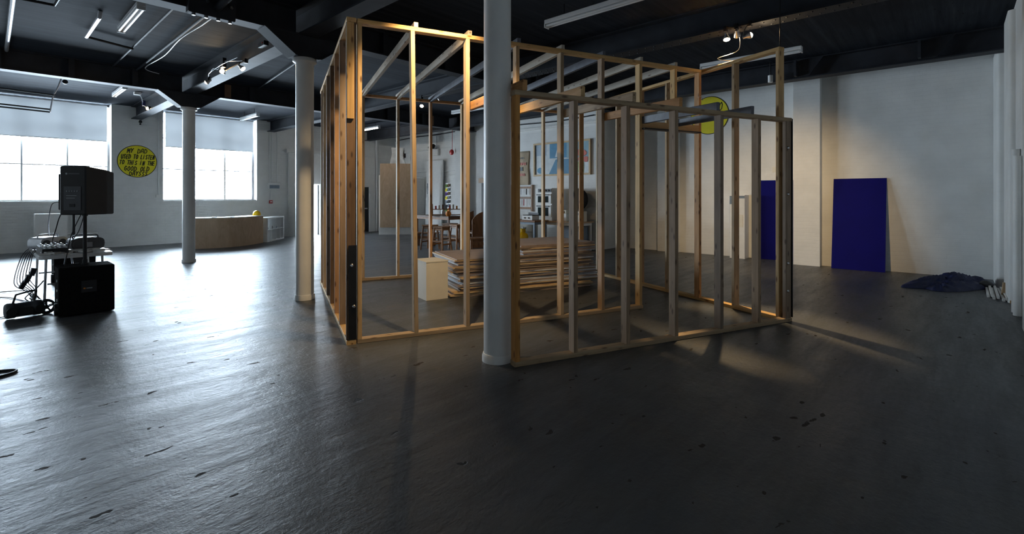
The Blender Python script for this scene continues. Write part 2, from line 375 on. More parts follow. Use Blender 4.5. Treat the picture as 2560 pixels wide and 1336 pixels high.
lf = bxo('door_leaf', (-.40, .39, -.05, -.005, .01, 1.86), M['black'], d2); bxo('push_bar', (-.3, .3, -.11, -.06, .95, 1.0), M['silver'], lf)
_b = NB(); box(_b, .40, .66, -.12, -.005, 0, 3.1); box(_b, -.66, -.41, -.12, -.005, 0, 3.1); box(_b, -.41, .40, -.12, -.005, 1.87, 3.1); obj('door_surround', _b, M['white_matt'], d2)
d3 = bpy.data.objects.new('doorway_3', None); COL.objects.link(d3); d3.location = (12.0, 12.1, 0); d3['kind'] = 'structure'
bxo('door_leaf', (-.03, -.004, -.4, .28, .01, 1.95), M['black'], d3); bxo('lintel', (-.06, -.004, -.5, .4, 1.96, 2.12), M['ply'], d3)  # leaf is a black panel painting the dark of the doorway opening

# columns
def column(y, label):
    c = thing('column', label, 'column', (3.19, y, 0))
    obj('shaft', lathe(NB(), [(.125,.075),(.125,1.2),(.124,3.40),(.135,3.42)], 40), M['column'], c, smooth=True)
    obj('base_ring', lathe(NB(), [(.140,0),(.140,.05),(.132,.075)], 40), M['column'], c, smooth=True)
    obj('top_ring', lathe(NB(), [(.135,3.42),(.162,3.44),(.162,3.47),(.15,3.49)], 40), M['column'], c, smooth=True)
    cap = obj('bracket', prism(NB(), [(-.16,3.49),(.16,3.49),(.58,3.795),(-.58,3.795)], -.115, .115), M['steel'], c)
    for s in (-1, 1):
        p = [(s*.16,3.49),(s*.19,3.49),(s*.61,3.795),(s*.58,3.795)]
        obj('bracket_flange', prism(NB(), p if s > 0 else p[::-1], -.14, .14), M['steel'], cap)
    return c
column(3.09, 'white cast column standing at the left end of the low timber wall')
column(6.99, 'white cast column just outside the long side of the timber frame')
column(12.79, 'slim white cast column between the loudspeakers and the curved counter')

# ceiling beams
def ibeam(name, axis, pos, a, b, z0=3.80, fw=.26, rivets=None):
    bm = NB()
    def bb(lo, hi, za, zb):
        if axis == 'y': box(bm, pos+lo, pos+hi, a, b, za, zb)
        else: box(bm, a, b, pos+lo, pos+hi, za, zb)
    bb(-fw/2, fw/2, z0, z0+.022); bb(-.012, .012, z0+.022, CEIL-.022); bb(-fw/2, fw/2, CEIL-.022, CEIL-.001)
    o = struct(name, bm, M['steel'])
    if rivets:
        rb = NB(); y = rivets[0]; k = 0
        while y < rivets[1]:
            for s in (-.07, .07): cyl(rb, (pos+s, y+(.07 if s > 0 else 0), z0-.012), (pos+s, y+(.07 if s > 0 else 0), z0), .010, 8, .016)
            y += .14
        r = obj('rivets', rb, M['steel'], o); r['kind'] = 'stuff'
    return o
YB = [-.77, 3.19, 7.07, 10.95]; XB = [6.99, 12.79]
for x in YB: ibeam('ceiling_beam', 'y', x, -.62, WY-.002, rivets=(.2, 6.8) if x == 7.07 else None)
for y in XB:
    ends = [-1.582]+YB+[12.2 if y < 2 else (12.6 if y < 7.2 else 12.0)]
    for a, b in zip(ends[:-1], ends[1:]):
        o = ibeam('ceiling_beam', 'x', y, a+.132, b-(.132 if b in YB else 0), 3.79, .24)
        n = int((b-a)/1.3)
        for k in range(1, n+1):
            x = a+(b-a)*k/(n+1); bxo('stiffener', (x-.045, x+.045, y-.115, y-.013, 3.813, CEIL-.024), M['steel'], o)
for x, y in ((3.95, 12.79), (10.0, 12.79), (5.0, 6.99)):
    tag(bxo('timber_packer', (x-.07, x+.07, y-.125, y-.119, 3.82, 4.12), M['brown_block']), 'brown timber packing block on the face of a black ceiling beam', 'block', 'packing blocks on the beams')
# gusset plates on the wall-side beam and the riveted splice
for k, (y, z) in enumerate(((2.2, 3.8), (.35, 3.8))):
    t = thing('beam_gusset', 'black sloping gusset plate on the beam above the blue board' if k else 'black sloping gusset plate on the beam above the blue doorway', 'bracket', (10.80, y, 3.83))
    obj('plate', prism(NB(), [(-.35, .32), (.12, .32), (.12, 0), (-.12, 0)], -.02, .02, 'x'), M['steel'], t); bxo('web', (-.14, .0, .08, .12, 0, .30), M['steel'], t)
t = thing('beam_clamp', 'black riveted splice clamp with a pipe stub on the ceiling beam', 'clamp', (1.95, 6.85, 3.78))
bxo('body', (-.26, .26, -.06, .06, -.06, .14), M['steel'], t, bevel=.01)
for k in range(4):
    obj('bolt', cyl(NB(), (-.2+.133*k, -.035, -.09), (-.2+.133*k, -.035, -.06), .022, 8), M['bolt'], t); obj('bolt', cyl(NB(), (-.2+.133*k, -.09, .10), (-.2+.133*k, -.06, .10), .022, 8), M['bolt'], t)
obj('pipe_stub', cyl(NB(), (.05, -.06, .06), (.05, -.75, .10), .045, 14), M['steel'], t, smooth=True)

# fluorescent battens
def batten(x, y0, y1, z, label, lit=False, hang=0):
    t = thing('fluorescent_batten', label, 'lamp', (x, (y0+y1)/2, z)); h = (y1-y0)/2
    bxo('casing', (-.05, .05, -h, h, .03, .09), M['tube_off'], t, bevel=.006)
    for s in ((-.03, .03) if not lit else (0,)):
        obj('tube', cyl(NB(), (s, -h+.03, .005), (s, h-.03, .005), .018, 12), M['tube_on'] if lit else M['tube_off'], t, smooth=True)
    for s in (-1, 1): bxo('end_cap', (-.05, .05, s*h-.015 if s > 0 else -h, h if s > 0 else -h+.015, -.02, .03), M['white'], t)
    if hang:
        for s in (-.6, .6): obj('hanger', cyl(NB(), (0, s*h, .09), (0, s*h, CEIL-z-.001), .006, 6), M['steel_black'], t)
    return t
batten(1.49, 8.2, 9.6, 4.06, 'unlit white batten light on the ceiling nearest the loudspeakers', hang=0)
batten(2.34, 14.6, 16.0, 4.06, 'small unlit batten light near the yellow round sign', hang=0)
batten(5.69, 15.6, 17.0, 3.93, 'unlit batten light on two rods before the blind over the counter', hang=1)
batten(9.63, 15.2, 16.4, 3.93, 'lit fluorescent batten hanging over the black door', lit=True, hang=1)
batten(9.44, 9.2, 11.0, 3.93, 'unlit batten light hanging over the wooden stools', hang=1)
batten(5.50, 2.75, 4.35, 3.93, 'unlit twin batten light hanging right over the timber frame', hang=1)
batten(9.31, 1.9, 3.6, 3.93, 'unlit batten light hanging near the blue doorway', hang=1)

# conduits and pipes under the ceiling
def pipe(name, pts, r, mat, label, cat='pipe', group=None, n=8):
    o = obj(name, tube(NB(), pts, r, n), mat, smooth=True); return tag(o, label, cat, group)
Z = 4.13
pipe('conduit', [(1.83, 7.12, Z), (1.83, 12.66, Z)], .016, M['steel'], 'dark straight conduit along the ceiling beside the batten light')
pipe('conduit', [(2.22, 7.4, Z), (2.22, 12.66, Z)], .020, M['steel'], 'dark ceiling conduit that a white cable follows')
pipe('ceiling_cable', smooth_pts([(2.12, 6.9, 3.75), (2.22, 7.6, 4.0), (2.30, 8.6, 4.12), (2.27, 9.6, 4.13), (2.33, 10.9, 4.12), (2.30, 12.3, 4.13), (2.6, 12.62, 4.12)]), .009, M['tube_off'], 'white cable drooping along the ceiling from the beam clamp', 'cable')
pipe('conduit', [(1.83, 10.74, Z-.03), (1.18, 10.48, Z-.03)], .020, M['steel_black'], 'short black conduit crossing between two ceiling pipes')
pipe('ceiling_pipe', [(1.18, 10.48, Z-.03), (1.18, 9.2, Z-.03), (1.18, 9.13, CEIL)], .028, M['silver'], 'silver pipe with an elbow into the ceiling slab')
pipe('ceiling_pipe', [(.30, 8.0, Z), (.30, 9.25, Z), (.32, 11.36, Z), (.33, 12.66, Z)], .030, M['silver'], 'long silver pipe on the ceiling near the side windows')
pipe('conduit', [(.36, 9.2, Z), (.70, 9.17, Z), (.74, 8.2, Z)], .018, M['steel_black'], 'black conduit turning a corner beside the long silver pipe')
pipe('ceiling_pipe', [(3.9, 7.2, Z), (4.6, 12.6, Z)], .020, M['steel'], 'dark sprinkler pipe running between the two slim columns')
pipe('conduit', [(4.2, 13.1, 3.9), (5.7, 13.1, 3.9), (7.2, 13.1, 3.9), (7.9, 12.95, 3.84)], .012, M['steel_black'], 'thin black conduit under the beam near the curved counter')
t = thing('hanging_rail', 'pair of black rails hung on silver rods before the blind', 'rail', (.6, 15, 3.4))
for dz in (0, .06): obj('rail', cyl(NB(), (-1.4, .0, dz+.02), (.47, 0, dz-.02), .016, 8), M['steel_black'], t)
obj('rod', tube(NB(), [(.47,0,-.02), (.52,0,.36), (.60,0,.56), (.66,0,CEIL-3.4)], .014, 8), M['silver'], t, smooth=True); obj('rod', tube(NB(), [(-1.3,0,0), (-1.3,0,CEIL-3.4)], .014, 8), M['silver'], t)
obj('crossbar', cyl(NB(), (-1.4,0,.42), (.56,0,.37), .018, 8), M['steel_black'], t); obj('wall_fitting', cyl(NB(), (.72,-.03,.70), (.72,.03,.70), .05, 12), M['steel_black'], t)

# ------------------------------------------------------------------ clamp spotlights
def spotlight(loc, target, label, power, cone=70, group=None, top=None, blend=.6, off=''):
    t = thing('clamp_spotlight'+off, label, 'lamp', loc, group=group)
    q = (Vector(target)-Vector(loc)).to_track_quat('-Z', 'Y'); mt = q.to_matrix().to_4x4()
    obj('shade', lathe(NB(), [(.018,.10),(.022,.06),(.040,.03),(.046,-.005),(.043,-.005),(.036,.028),(.015,.05)], 18), M['silver'], t, mtx=mt, smooth=True)
    obj('bulb'+off, lathe(NB(), [(.002,.03),(.030,.022),(.038,.004),(.034,-.010),(.018,-.022),(.002,-.026)], 16), M['bulb'], t, mtx=mt, smooth=True)
    up = mt @ Vector((0,0,.1)); tp = Vector(top)-Vector(loc) if top else Vector((.05,0,.16))
    obj('arm', tube(NB(), smooth_pts([up, (up+tp)/2+Vector((-.02,.01,.01)), tp], 4), .008, 6), M['steel_black'], t, smooth=True)
    bxo('clamp', (tp.x-.02, tp.x+.035, tp.y-.02, tp.y+.02, tp.z-.045, tp.z+.03), M['steel_black'], t)
    L = spot('spot_beam'+off, (0,0,0), (0,0,-1), power, cone, blend); L.parent = t; L.matrix_local = mt @ Matrix.Translation((0,0,-.045))
    return t
G1 = 'three spotlights on the riveted beam'
spotlight((6.98, 2.34, 3.67), (5.95, 1.75, 0), 'lit spotlight of the trio on the riveted beam, aimed at the floor', 620, 44, top=(6.93,2.34,3.81))
spotlight((6.98, 2.20, 3.69), (11.9, 3.0, .9), 'lit spotlight of the trio on the riveted beam, aimed at the doorway', 480, 60, top=(6.93,2.20,3.81), blend=.9)
spotlight((6.98, 2.03, 3.66), (7.12, 1.3, 3.84), 'lit spotlight of the trio on the riveted beam, turned up along the flange', 9, 110, top=(6.93,2.03,3.81))
spotlight((3.02, 10.92, 3.74), (1.4, 11.6, 2.5), 'lit spotlight on the beam beside the slim far column', 25, 110, top=(3.06,10.92,3.83))
spotlight((3.02, 9.99, 3.80), (2.2, 9.0, 4.1), 'lit reddish spotlight at the middle of the beam trio, turned upward', 22, 130, top=(3.06,10.05,3.85))
spotlight((3.02, 8.94, 3.66), (4.6, 7.0, 1.6), 'lit spotlight hanging below the beam near the middle column', 10, 110, top=(3.06,8.94,3.81))
spotlight((3.02, 15.9, 3.83), (1.6, 15.2, 3.6), 'lit spotlight under trailing wires over the yellow round sign', 25, 120, top=(3.06,15.9,3.86))
spotlight((6.96, 9.2, 3.60), (5.0, 7.6, 1.0), 'lit spotlight low on the far beam seen through the frame', 18, 90, top=(6.95,9.2,3.81))
spotlight((6.96, 8.5, 3.60), (9.0, 8.0, 1.0), 'lit spotlight on the far beam facing the board stack', 30, 90, top=(6.95,8.5,3.81))
spotlight((3.02, 3.50, 3.70), (3.42, 4.25, 2.4), 'spotlight on the beam over the end column, aimed into the frame', 290, 92, top=(3.06,3.50,3.81), blend=.7, off='_offscreen')
# wiring trailing over the beams
t = thing('wire_tangle', 'tangle of loose wires and a control box on the lamp beam', 'wires', (3.045, 9.9, 3.85))
bxo('control_box', (-.06, .0, -.06, .10, .0, .17), M['black'], t)
obj('wire', tube(NB(), smooth_pts([(-.02,.9,-.02),(-.06,.5,.06),(-.03,.3,.02),(-.05,.0,.1),(-.02,-.3,.06),(-.06,-.6,.0),(-.02,-.95,-.05)]), .006, 5), M['cable'], t, smooth=True); obj('wire', tube(NB(), smooth_pts([(-.02,.9,.0),(-.08,.6,.0),(-.05,.2,.05),(-.08,-.2,.03),(-.03,-.7,.05)]), .005, 5), M['silver'], t, smooth=True)
t = thing('wire_tangle', 'loose white wires falling from a ceiling socket near the round sign', 'wires', (2.9, 15.6, CEIL))
bxo('socket_box', (-.22, -.08, -.06, .08, -.07, -.002), M['tube_off'], t); obj('wire', tube(NB(), smooth_pts([(-.12,0,-.06),(-.05,.1,-.1),(.0,.2,-.2),(.05,.25,-.3),(.10,.28,-.34)]), .010, 6), M['tube_off'], t, smooth=True)
bxo('plug', (-.0,.06,.2,.27,-.30,-.16), M['blue_tarp'], t)
t = thing('beam_switch', 'small black switch box with a red light on the lamp beam', 'box', (3.03, 8.0, 3.835)); bxo('case', (-.07,.0,-.12,.12,0,.07), M['black'], t); obj('indicator', cyl(NB(), (-.07,-.06,.04), (-.078,-.06,.04), .012, 8), M['red'], t)

# ================================================================== timber frame
TA = flo(893.6, 860.7); TANG = -math.atan2(2580, 1215) + math.pi/2 - YAW   # heading of the long side
_n = math.hypot(2580, 1215); _e = (RT[0]*2580/_n+FW[0]*1215/_n, RT[1]*2580/_n+FW[1]*1215/_n); TANG = math.atan2(_e[1], _e[0])
TF = thing('stud_room', 'open softwood stud frame of a room with a lower lean-to front, bare of cladding', 'frame', TA, TANG)
def tw(s, t, z=0):
    return Vector((TA.x+math.cos(TANG)*s-math.sin(TANG)*t, TA.y+math.sin(TANG)*s+math.cos(TANG)*t, z))
def stick_mesh(L, w, d, c=.004):
    bm = NB(); pr = [(-w/2+c,-d/2),(w/2-c,-d/2),(w/2,-d/2+c),(w/2,d/2-c),(w/2-c,d/2),(-w/2+c,d/2),(-w/2,d/2-c),(-w/2,-d/2+c)]
    return prism(bm, pr, -L/2, L/2, 'z')
def stick(name, p0, p1, w, d, mat, parent, xdir=(1,0,0)):
    p0, p1 = Vector(p0), Vector(p1); z = (p1-p0).normalized(); x = Vector(xdir); x = (x-z*x.dot(z)).normalized(); y = z.cross(x)
    m = Matrix((x, y, z)).transposed().to_4x4(); m.translation = (p0+p1)/2
    return obj(name, stick_mesh((p1-p0).length, w, d), M[mat], parent, mtx=m)
H, LH = 3.30, 2.43; P = .045; Dp = .095
# tall long side facing the camera
stick('bottom_plate', (0, .0475, P/2), (3.66, .0475, P/2), P, Dp, 'pine', TF, (0,0,1))
stick('top_plate', (0, .0475, H-P/2), (4.715, .0475, H-P/2), P, Dp, 'pine', TF, (0,0,1))
for s0, s1, mt in ((.0225,.0225,'pine'),(.605,.565,'pine'),(1.187,1.187,'pine'),(1.805,1.805,'pine'),(2.41,2.41,'pine'),(3.015,3.015,'pine_grey'),(3.625,3.625,'pine')):
    stick('stud', (s0, .0475, P), (s1, .0475, H-P), P, Dp, mt, TF)
stick('stud', (4.235, .0475, 2.5), (4.235, .0475, H-P), P, Dp, 'pine', TF); stick('stud', (4.69, .0475, P), (4.69, .0475, H-P), P, Dp, 'pine_red', TF)
stick('door_header', (3.65, .0225, 2.4525), (4.665, .0225, 2.4525), Dp, P, 'pine', TF, (0,0,1))
bxo('steel_angle', (3.64, 4.66, -.05, .045, 2.385, 2.404), M['steel_black'], TF)
# left end wall
stick('bottom_plate', (-.0575, 0, P/2), (-.0575, 3.845, P/2), P, Dp, 'pine', TF, (0,0,1)); stick('top_plate', (-.0575, 0.0, H-P/2), (-.0575, 3.845, H-P/2), P, Dp, 'pine', TF, (0,0,1))
for t_, mt in ((.02,'pine_dark'),(.669,'pine_grey'),(1.248,'pine_red'),(1.851,'pine_dark'),(2.475,'pine_grey'),(3.132,'pine'),(3.605,'pine_grey')):
    stick('stud', (-.0575, t_+.0225, P), (-.0575, t_+.0225, H-P), Dp, P, mt, TF)
sa = bxo('steel_angle', (-.083, -.007, -.003, .018, .055, 1.0), M['steel_black'], TF)
for s, z in ((-.055,.80), (-.035,.385)): obj('bolt', lathe(NB(), [(.017,0),(.017,.006),(.010,.014)], 12), M['bolt'], sa, loc=(s,-.003,z), rot=(math.pi/2,0,0))
cl = stick('cleat', (-.068, .008, 2.28), (-.068, .008, 3.25), .07, .022, 'pine', TF)
# back wall
stick('bottom_plate', (-.01, 3.7975, P/2), (4.72, 3.7975, P/2), P, Dp, 'pine', TF, (0,0,1)); stick('top_plate', (-.01, 3.7975, H-P/2), (4.72, 3.7975, H-P/2), P, Dp, 'pine_red', TF, (0,0,1))
for s in (.015,.6,1.213,1.825,2.45,3.04,3.64,4.237,4.69): stick('stud', (s, 3.7975, P), (s, 3.7975, H-P), P, Dp, random.choice(['pine','pine','pine_red']), TF)
# right end wall, running forward to the low wall
RS = 4.7675
stick('bottom_plate', (RS, -1.19, P/2), (RS, 3.845, P/2), P, Dp, 'pine', TF, (0,0,1)); stick('top_plate', (RS, -1.19, H-P/2), (RS, 3.845, H-P/2), P, Dp, 'pine', TF, (0,0,1))
for t_, mt in ((-1.19,'pine'),(-.55,'pine'),(.10,'pine_red'),(.70,'pine'),(1.33,'pine_red'),(1.95,'pine'),(2.55,'pine'),(3.15,'pine_red')): stick('stud', (RS, t_+.0225, P), (RS, t_+.0225, H-P), Dp, P, mt, TF)
# low front wall
LT = -1.2425
stick('bottom_plate', (1.15, LT, P/2), (4.815, LT, P/2), P, Dp, 'pine', TF, (0,0,1)); stick('top_plate', (1.15, LT, LH-P/2), (4.815, LT, LH-P/2), P, Dp, 'pine', TF, (0,0,1))
for s, mt in ((1.178,'pine_red'),(1.778,'pine_grey'),(2.385,'pine_grey'),(3.008,'pine_grey'),(3.66,'pine_grey'),(4.257,'pine_grey')): stick('stud', (s, LT, P), (s, LT, LH-P), P, Dp, mt, TF)
es = stick('stud', (4.7525, -1.2675, P), (4.7525, -1.2675, LH-P), Dp, P, 'pine_grey', TF)
for z in (2.07, 1.52, .70, .37): obj('bolt', lathe(NB(), [(.017,0),(.017,.006),(.010,.014)], 12), M['bolt'], es, loc=(-.015,-.0225, z-(P+LH-P)/2), rot=(math.pi/2,0,0))
bxo('steel_angle', (4.816, 4.832, -1.29, -1.21, .05, LH-.01), M['steel_black'], TF)
# lean-to joists
for s, mt, a, ds in ((1.247,'pine_red',-1.29,0),(1.853,'pine',-1.29,0),(2.455,'pine',-1.29,0),(3.062,'pine_red',-1.29,0),(3.672,'timber_painted',-1.27,-.05),(4.282,'timber_painted',-1.27,-.12)):
    stick('lean_to_joist', (s+ds, a, LH+.0475), (s, .09, LH+.0475+(.04 if s < 3.6 else .035)), P, Dp, mt, TF)
# roof joists, lapped over the front and back plates
def joist(s, mt, back=3.86):
    L = back; pf = [(-L/2, H-3.2),(-L/2, H-3.2+.05),(L/2, H-3.2+.05),(L/2, H-3.2),(L/2-.11, H-3.2),(L/2-.11, H-3.2-.045),(-L/2+.095, H-3.2-.045),(-L/2+.095, H-3.2)]
    bm = NB(); prism(bm, [(-(b), a) for a, b in pf], -P/2, P/2, 'y')
    # profile drawn with the length along local z so the grain follows the joist
    m = Matrix(((0,1,0),(0,0,1),(-1,0,0))).transposed().to_4x4()
    m = Matrix(((0, 1, 0, s), (0, 0, 1, L/2), (-1, 0, 0, 3.2), (0, 0, 0, 1)))
    return obj('roof_joist', bm, M[mt], TF, mtx=m)
for s, mt in ((.60,'pine_pale'),(1.21,'pine_pale'),(1.82,'timber_painted'),(2.42,'pine_pale'),(3.03,'timber_painted'),(3.635,'pine_pale'),(4.24,'pine_pale')): joist(s, mt)
t = thing('tie_wire', 'thin white string tied round the corner post under the roof plate', 'string', tw(4.69, .0, 2.9), TANG)
obj('loop', tube(NB(), [(-.04,-.006,0),(.0,-.02,.01),(.04,-.01,-.02),(.06,.02,-.03)], .004, 5), M['tube_off'], t)
tag(obj('hanging_wire', tube(NB(), [tw(4.767,-1.17,H+.003), tw(4.767,-1.17,CEIL-.002)], .006, 6), M['steel_black']), 'thin rod from the ceiling to the tall corner post', 'rod')
tag(obj('lamp_flex', tube(NB(), smooth_pts([Vector((7.02,2.2,3.78)), Vector((7.0,2.19,3.5)), tw(4.75,-.25,3.40), tw(4.77,-.45,3.32)]), .0045, 6), M['mid_grey'], smooth=True), 'pale flex drooping from the spotlights onto the timber frame', 'cable')

# ------------------------------------------------------------------ boards stacked inside the frame
BL = {'ply_gold': ('golden plywood sheet with worn edges in the pile inside the timber frame', 'golden sheets in the board pile'),
      'hardboard': ('brown hardboard sheet in the pile of salvaged boards inside the timber frame', 'brown sheets in the board pile'),
      'board_white': ('white faced board in the pile inside the timber frame', 'white boards in the board pile')}
z = 0.001
def sheet(s, t_, L, Wd, th, rz, mt):
    global z
    bm = NB(); nx = 12; pts = []
    rn = random.Random(int(z*1e5))
    for i in range(nx+1): pts.append((-L/2+L*i/nx, -Wd/2+(rn.uniform(0,.018) if rn.random() < .5 else 0)))
    pts += [(L/2, Wd/2), (-L/2, Wd/2)]
    prism(bm, pts, 0, th, 'z'); p = tw(s, t_, z); z += th+.0006
    o = obj('board_sheet', bm, M[mt], loc=p, rot=(0,0,TANG+rz)); lb, gr = BL[mt]; return tag(o, lb, 'board', gr)
seq = ['hardboard','ply_gold','hardboard','ply_gold','ply_gold','hardboard','hardboard','ply_gold','board_white','hardboard','board_white','board_white','hardboard','hardboard','board_white','ply_gold','hardboard','board_white','hardboard','ply_gold','hardboard','ply_gold','hardboard','ply_gold','ply_gold','hardboard','board_white','hardboard','hardboard','ply_gold','hardboard']
for i, mt in enumerate(seq):
    th = random.choice([.012,.018,.018,.022]); off = -.02 if i < 5 else (.06 if i < 17 else (-.02 if i < 24 else .0))
    sheet(2.84+off+random.uniform(-.05,.05), 2.30+random.uniform(-.04,.05), 2.44+random.uniform(-.05,.06), 1.22, th, random.uniform(-.03,.03)+(.03 if 8 < i < 17 else 0), mt)
for i, mt in enumerate(['board_white','hardboard','board_white','hardboard','ply_gold','hardboard','hardboard']):
    sheet(3.42+random.uniform(-.03,.03), 2.42+random.uniform(-.03,.03), 1.5, 1.15, .020, .10+random.uniform(-.03,.03), mt)
# white plinth beside the pile
pp = tw(1.14, 1.72); t = thing('plinth', 'cream painted box plinth beside the board pile inside the frame', 'plinth', flo(1078, 743), math.radians(-14))
bxo('body', (-.17,.17,-.21,.21,0,.54), M['cream'], t); bxo('lid', (-.175,.175,-.215,.215,.541,.556), M['cream'], t)

# ------------------------------------------------------------------ loudspeakers, table and radios
def sub(loc, label, rz=0):
    t = thing('subwoofer', label, 'speaker', loc, rz)
    bxo('cabinet', (-.27,.27,-.225,.225,.012,.61), M['black_carpet'], t, bevel=.012)
    for x in (-.22,.22):
        for y in (-.18,.18): obj('foot', cyl(NB(), (x,y,0), (x,y,.012), .022, 10), M['black'], t)
    hb = NB(); box(hb, -.06,.09,-.235,-.226,.28,.43); h = obj('badge_plate', hb, M['black'], t, bevel=.003)
    bxo('badge_mark', (-.04,-.02,-.2375,-.2355,.325,.342), M['orange'], h); bxo('badge_lettering', (-.012,.045,-.2375,-.2355,.327,.339), M['mid_grey'], h)
    for zz in (.2,.32,.44): obj('socket', cyl(NB(), (-.271,-.1,zz), (-.279,-.1,zz), .018, 10), M['silver'], t)
    obj('pole_cup', cyl(NB(), (0,0,.61), (0,0,.625), .04, 14), M['black'], t)
    obj('caster', cyl(NB(), (-.30,-.12,.09), (-.272,-.12,.09), .075, 18), M['black'], t)
    return t
def pa(loc, h, label, rz):
    t = thing('loudspeaker', label, 'speaker', loc, rz)
    # trapezoid cabinet: wide baffle (away from the camera), narrow back
    pl = [(-.22,.20),(.22,.20),(.22,.06),(.15,-.20),(-.15,-.20),(-.22,.06)]
    bm = NB(); A_ = [bm.verts.new((x,y,.0)) for x,y in pl]; B_ = [bm.verts.new((x,y,.585+.035*(y<0)-.03*(y>.1))) for x,y in pl]; skin(bm, A_, B_); bm.faces.new(A_[::-1]); bm.faces.new(B_)
    c = obj('cabinet', bm, M['black'], t, bevel=.012)
    p = bxo('control_panel', (-.10,.10,-.206,-.201,.06,.36), M['dark_grey'], t)
    for k in range(5): obj('knob', cyl(NB(), (-.06+.03*k,-.214,.30), (-.06+.03*k,-.206,.30), .008, 8), M['mid_grey'], p)
    for k in range(2): bxo('lettering_line', (-.07,.05-.02*k,-.2075,-.206,.24-.03*k,.247-.03*k), M['mid_grey'], p)
    obj('power_socket', box(NB(), -.03,.03,-.212,-.206,.10,.14), M['black'], p)
    m = obj('maker_mark', cyl(NB(), (-.07,-.204,.52), (-.07,-.2015,.52), .012, 14), M['mid_grey'], t); bxo('lettering', (-.05,.08,-.2035,-.2015,.512,.528), M['dark_grey'], t)
    obj('grille', box(NB(), -.20,.20,.201,.215,.03,.53), M['dark_grey'], t, bevel=.006)
    tpole = obj('pole_socket', cyl(NB(), (0,0,-.02), (0,0,.0), .03, 12), M['black'], t)
    return t
sub((.925, 8.345, 0), 'black carpeted subwoofer in front of the white table end')
sub((1.12, 11.45, 0), 'black subwoofer behind the far end of the white table')
def pole(x, y, z0, z1, label): 
    t = thing('speaker_pole', label, 'pole', (x, y, z0)); obj('tube', cyl(NB(), (0,0,0), (0,0,z1-z0), .021, 14), M['black'], t, smooth=True); obj('collar', cyl(NB(), (0,0,.0), (0,0,.05), .026, 14), M['black'], t, smooth=True)
pole(.925, 8.345, .626, 1.238, 'black pole rising from the subwoofer at the table end'); pole(1.12, 11.45, .626, 1.238, 'black pole behind the radios on the table')
pa((.925, 8.345, 1.259), .62, 'black loudspeaker on the pole over the subwoofer at the table end', math.radians(-42))
pa((1.12, 11.45, 1.259), .62, 'black loudspeaker on the farther pole, mostly hidden behind another', math.radians(-20))
TX0, TX1, TY0, TY1, TZ = .50, 1.23, 8.47, 10.30, .74
t = thing('folding_table', 'white plastic folding table crowded with radios and wires', 'table', ((TX0+TX1)/2, (TY0+TY1)/2, 0)); hx, hy = (TX1-TX0)/2, (TY1-TY0)/2
_r = []
for cx, cy, a0 in ((hx-.06,hy-.06,0),(-hx+.06,hy-.06,90),(-hx+.06,-hy+.06,180),(hx-.06,-hy+.06,270)):
    for k in range(5): a = math.radians(a0+22.5*k); _r.append((cx+.06*math.cos(a), cy+.06*math.sin(a)))
obj('table_top', prism(NB(), _r, TZ-.045, TZ, 'z'), M['table_white'], t)
for sy in (-1, 1):
    y = sy*(hy-.24)
    for sx in (-1, 1): obj('leg', tube(NB(), [(sx*.28,y,TZ-.046),(sx*.30,y,0.002)], .014, 8), M['silver'], t, smooth=True)
    obj('leg_brace', tube(NB(), [(-.27,y,.35),(.27,y,.35)], .011, 8), M['silver'], t); obj('leg_strut', tube(NB(), [(0,y,.352),(0,y-sy*.42,TZ-.047)], .010, 8), M['silver'], t)
# things on the table
def radio(loc, rz, label, body, w=.34, h=.16, d=.2, oval=True):
    t = thing('radio', label, 'radio', loc, rz); bm = NB(); n = 22
    pr_ = [((w/2)*abs(math.cos(a))**.6*(1 if math.cos(a) > 0 else -1), h/2+(h/2)*abs(math.sin(a))**.6*(1 if math.sin(a) > 0 else -1)) for a in [2*math.pi*i/n for i in range(n)]]
    prism(bm, pr_, -d/2, d/2, 'y'); c = obj('case', bm, body, t, smooth=True)
    for s in (-1, 1): obj('speaker_grille', cyl(NB(), (s*w*.30,-d/2-.006,h*.48), (s*w*.30,-d/2,h*.48), h*.30, 18), M['dark_grey'], t, smooth=True)
    bxo('tape_door', (-w*.12,w*.12,-d/2-.006,-d/2,h*.25,h*.62), M['mid_grey'], t)
    obj('handle', tube(NB(), smooth_pts([(-w*.38,0,h*.86),(-w*.3,0,h*1.16),(w*.3,0,h*1.16),(w*.38,0,h*.86)]), .009, 6), body, t, smooth=True)
    return t
radio((.66, 9.55, TZ+.001), math.radians(35), 'silver oval radio at the far corner of the white table', M['silver'], .36, .18, .22)
radio((1.01, 9.07, TZ+.001), math.radians(10), 'dark boombox standing beside the speaker pole on the white table', M['dark_grey'], .37, .18, .22)
t = thing('mixer', 'small black mixing desk with knobs on the white table', 'mixer', (.655, 8.84, TZ+.001), math.radians(8)); obj('body', prism(NB(), [(-.14,0),(.14,0),(.14,.11),(-.14,.07)], -.13, .13, 'x'), M['black'], t)
for a in range(5):
    for b in range(3): obj('knob', cyl(NB(), (-.10+.05*a,-.09+.08*b,.08+.143*(.05+.08*b)-.006), (-.10+.05*a,-.09+.08*b,.10+.143*(.05+.08*b)), .010, 8), M['tube_off'], t)
t = thing('cassette_deck', 'low black deck with a yellow box lying on top', 'deck', (1.09, 9.55, TZ+.001)); bxo('case', (-.10,.10,-.14,.14,0,.08), M['black'], t, bevel=.004); bxo('front_panel', (-.09,.09,-.146,-.141,.01,.07), M['mid_grey'], t)
tag(bxo('cardboard_box', (-.06,.06,-.09,.09,0,.05), M['yellow_gloss'], loc=(1.08,9.55,TZ+.084), rot=(0,0,.3)), 'small yellow box on the deck on the white table', 'box')
tag(bxo('red_case', (-.03,.03,-.02,.02,0,.015), M['red'], loc=(1.06,8.86,TZ+.001), rot=(0,0,.2)), 'tiny red cassette case on the white table', 'cassette')
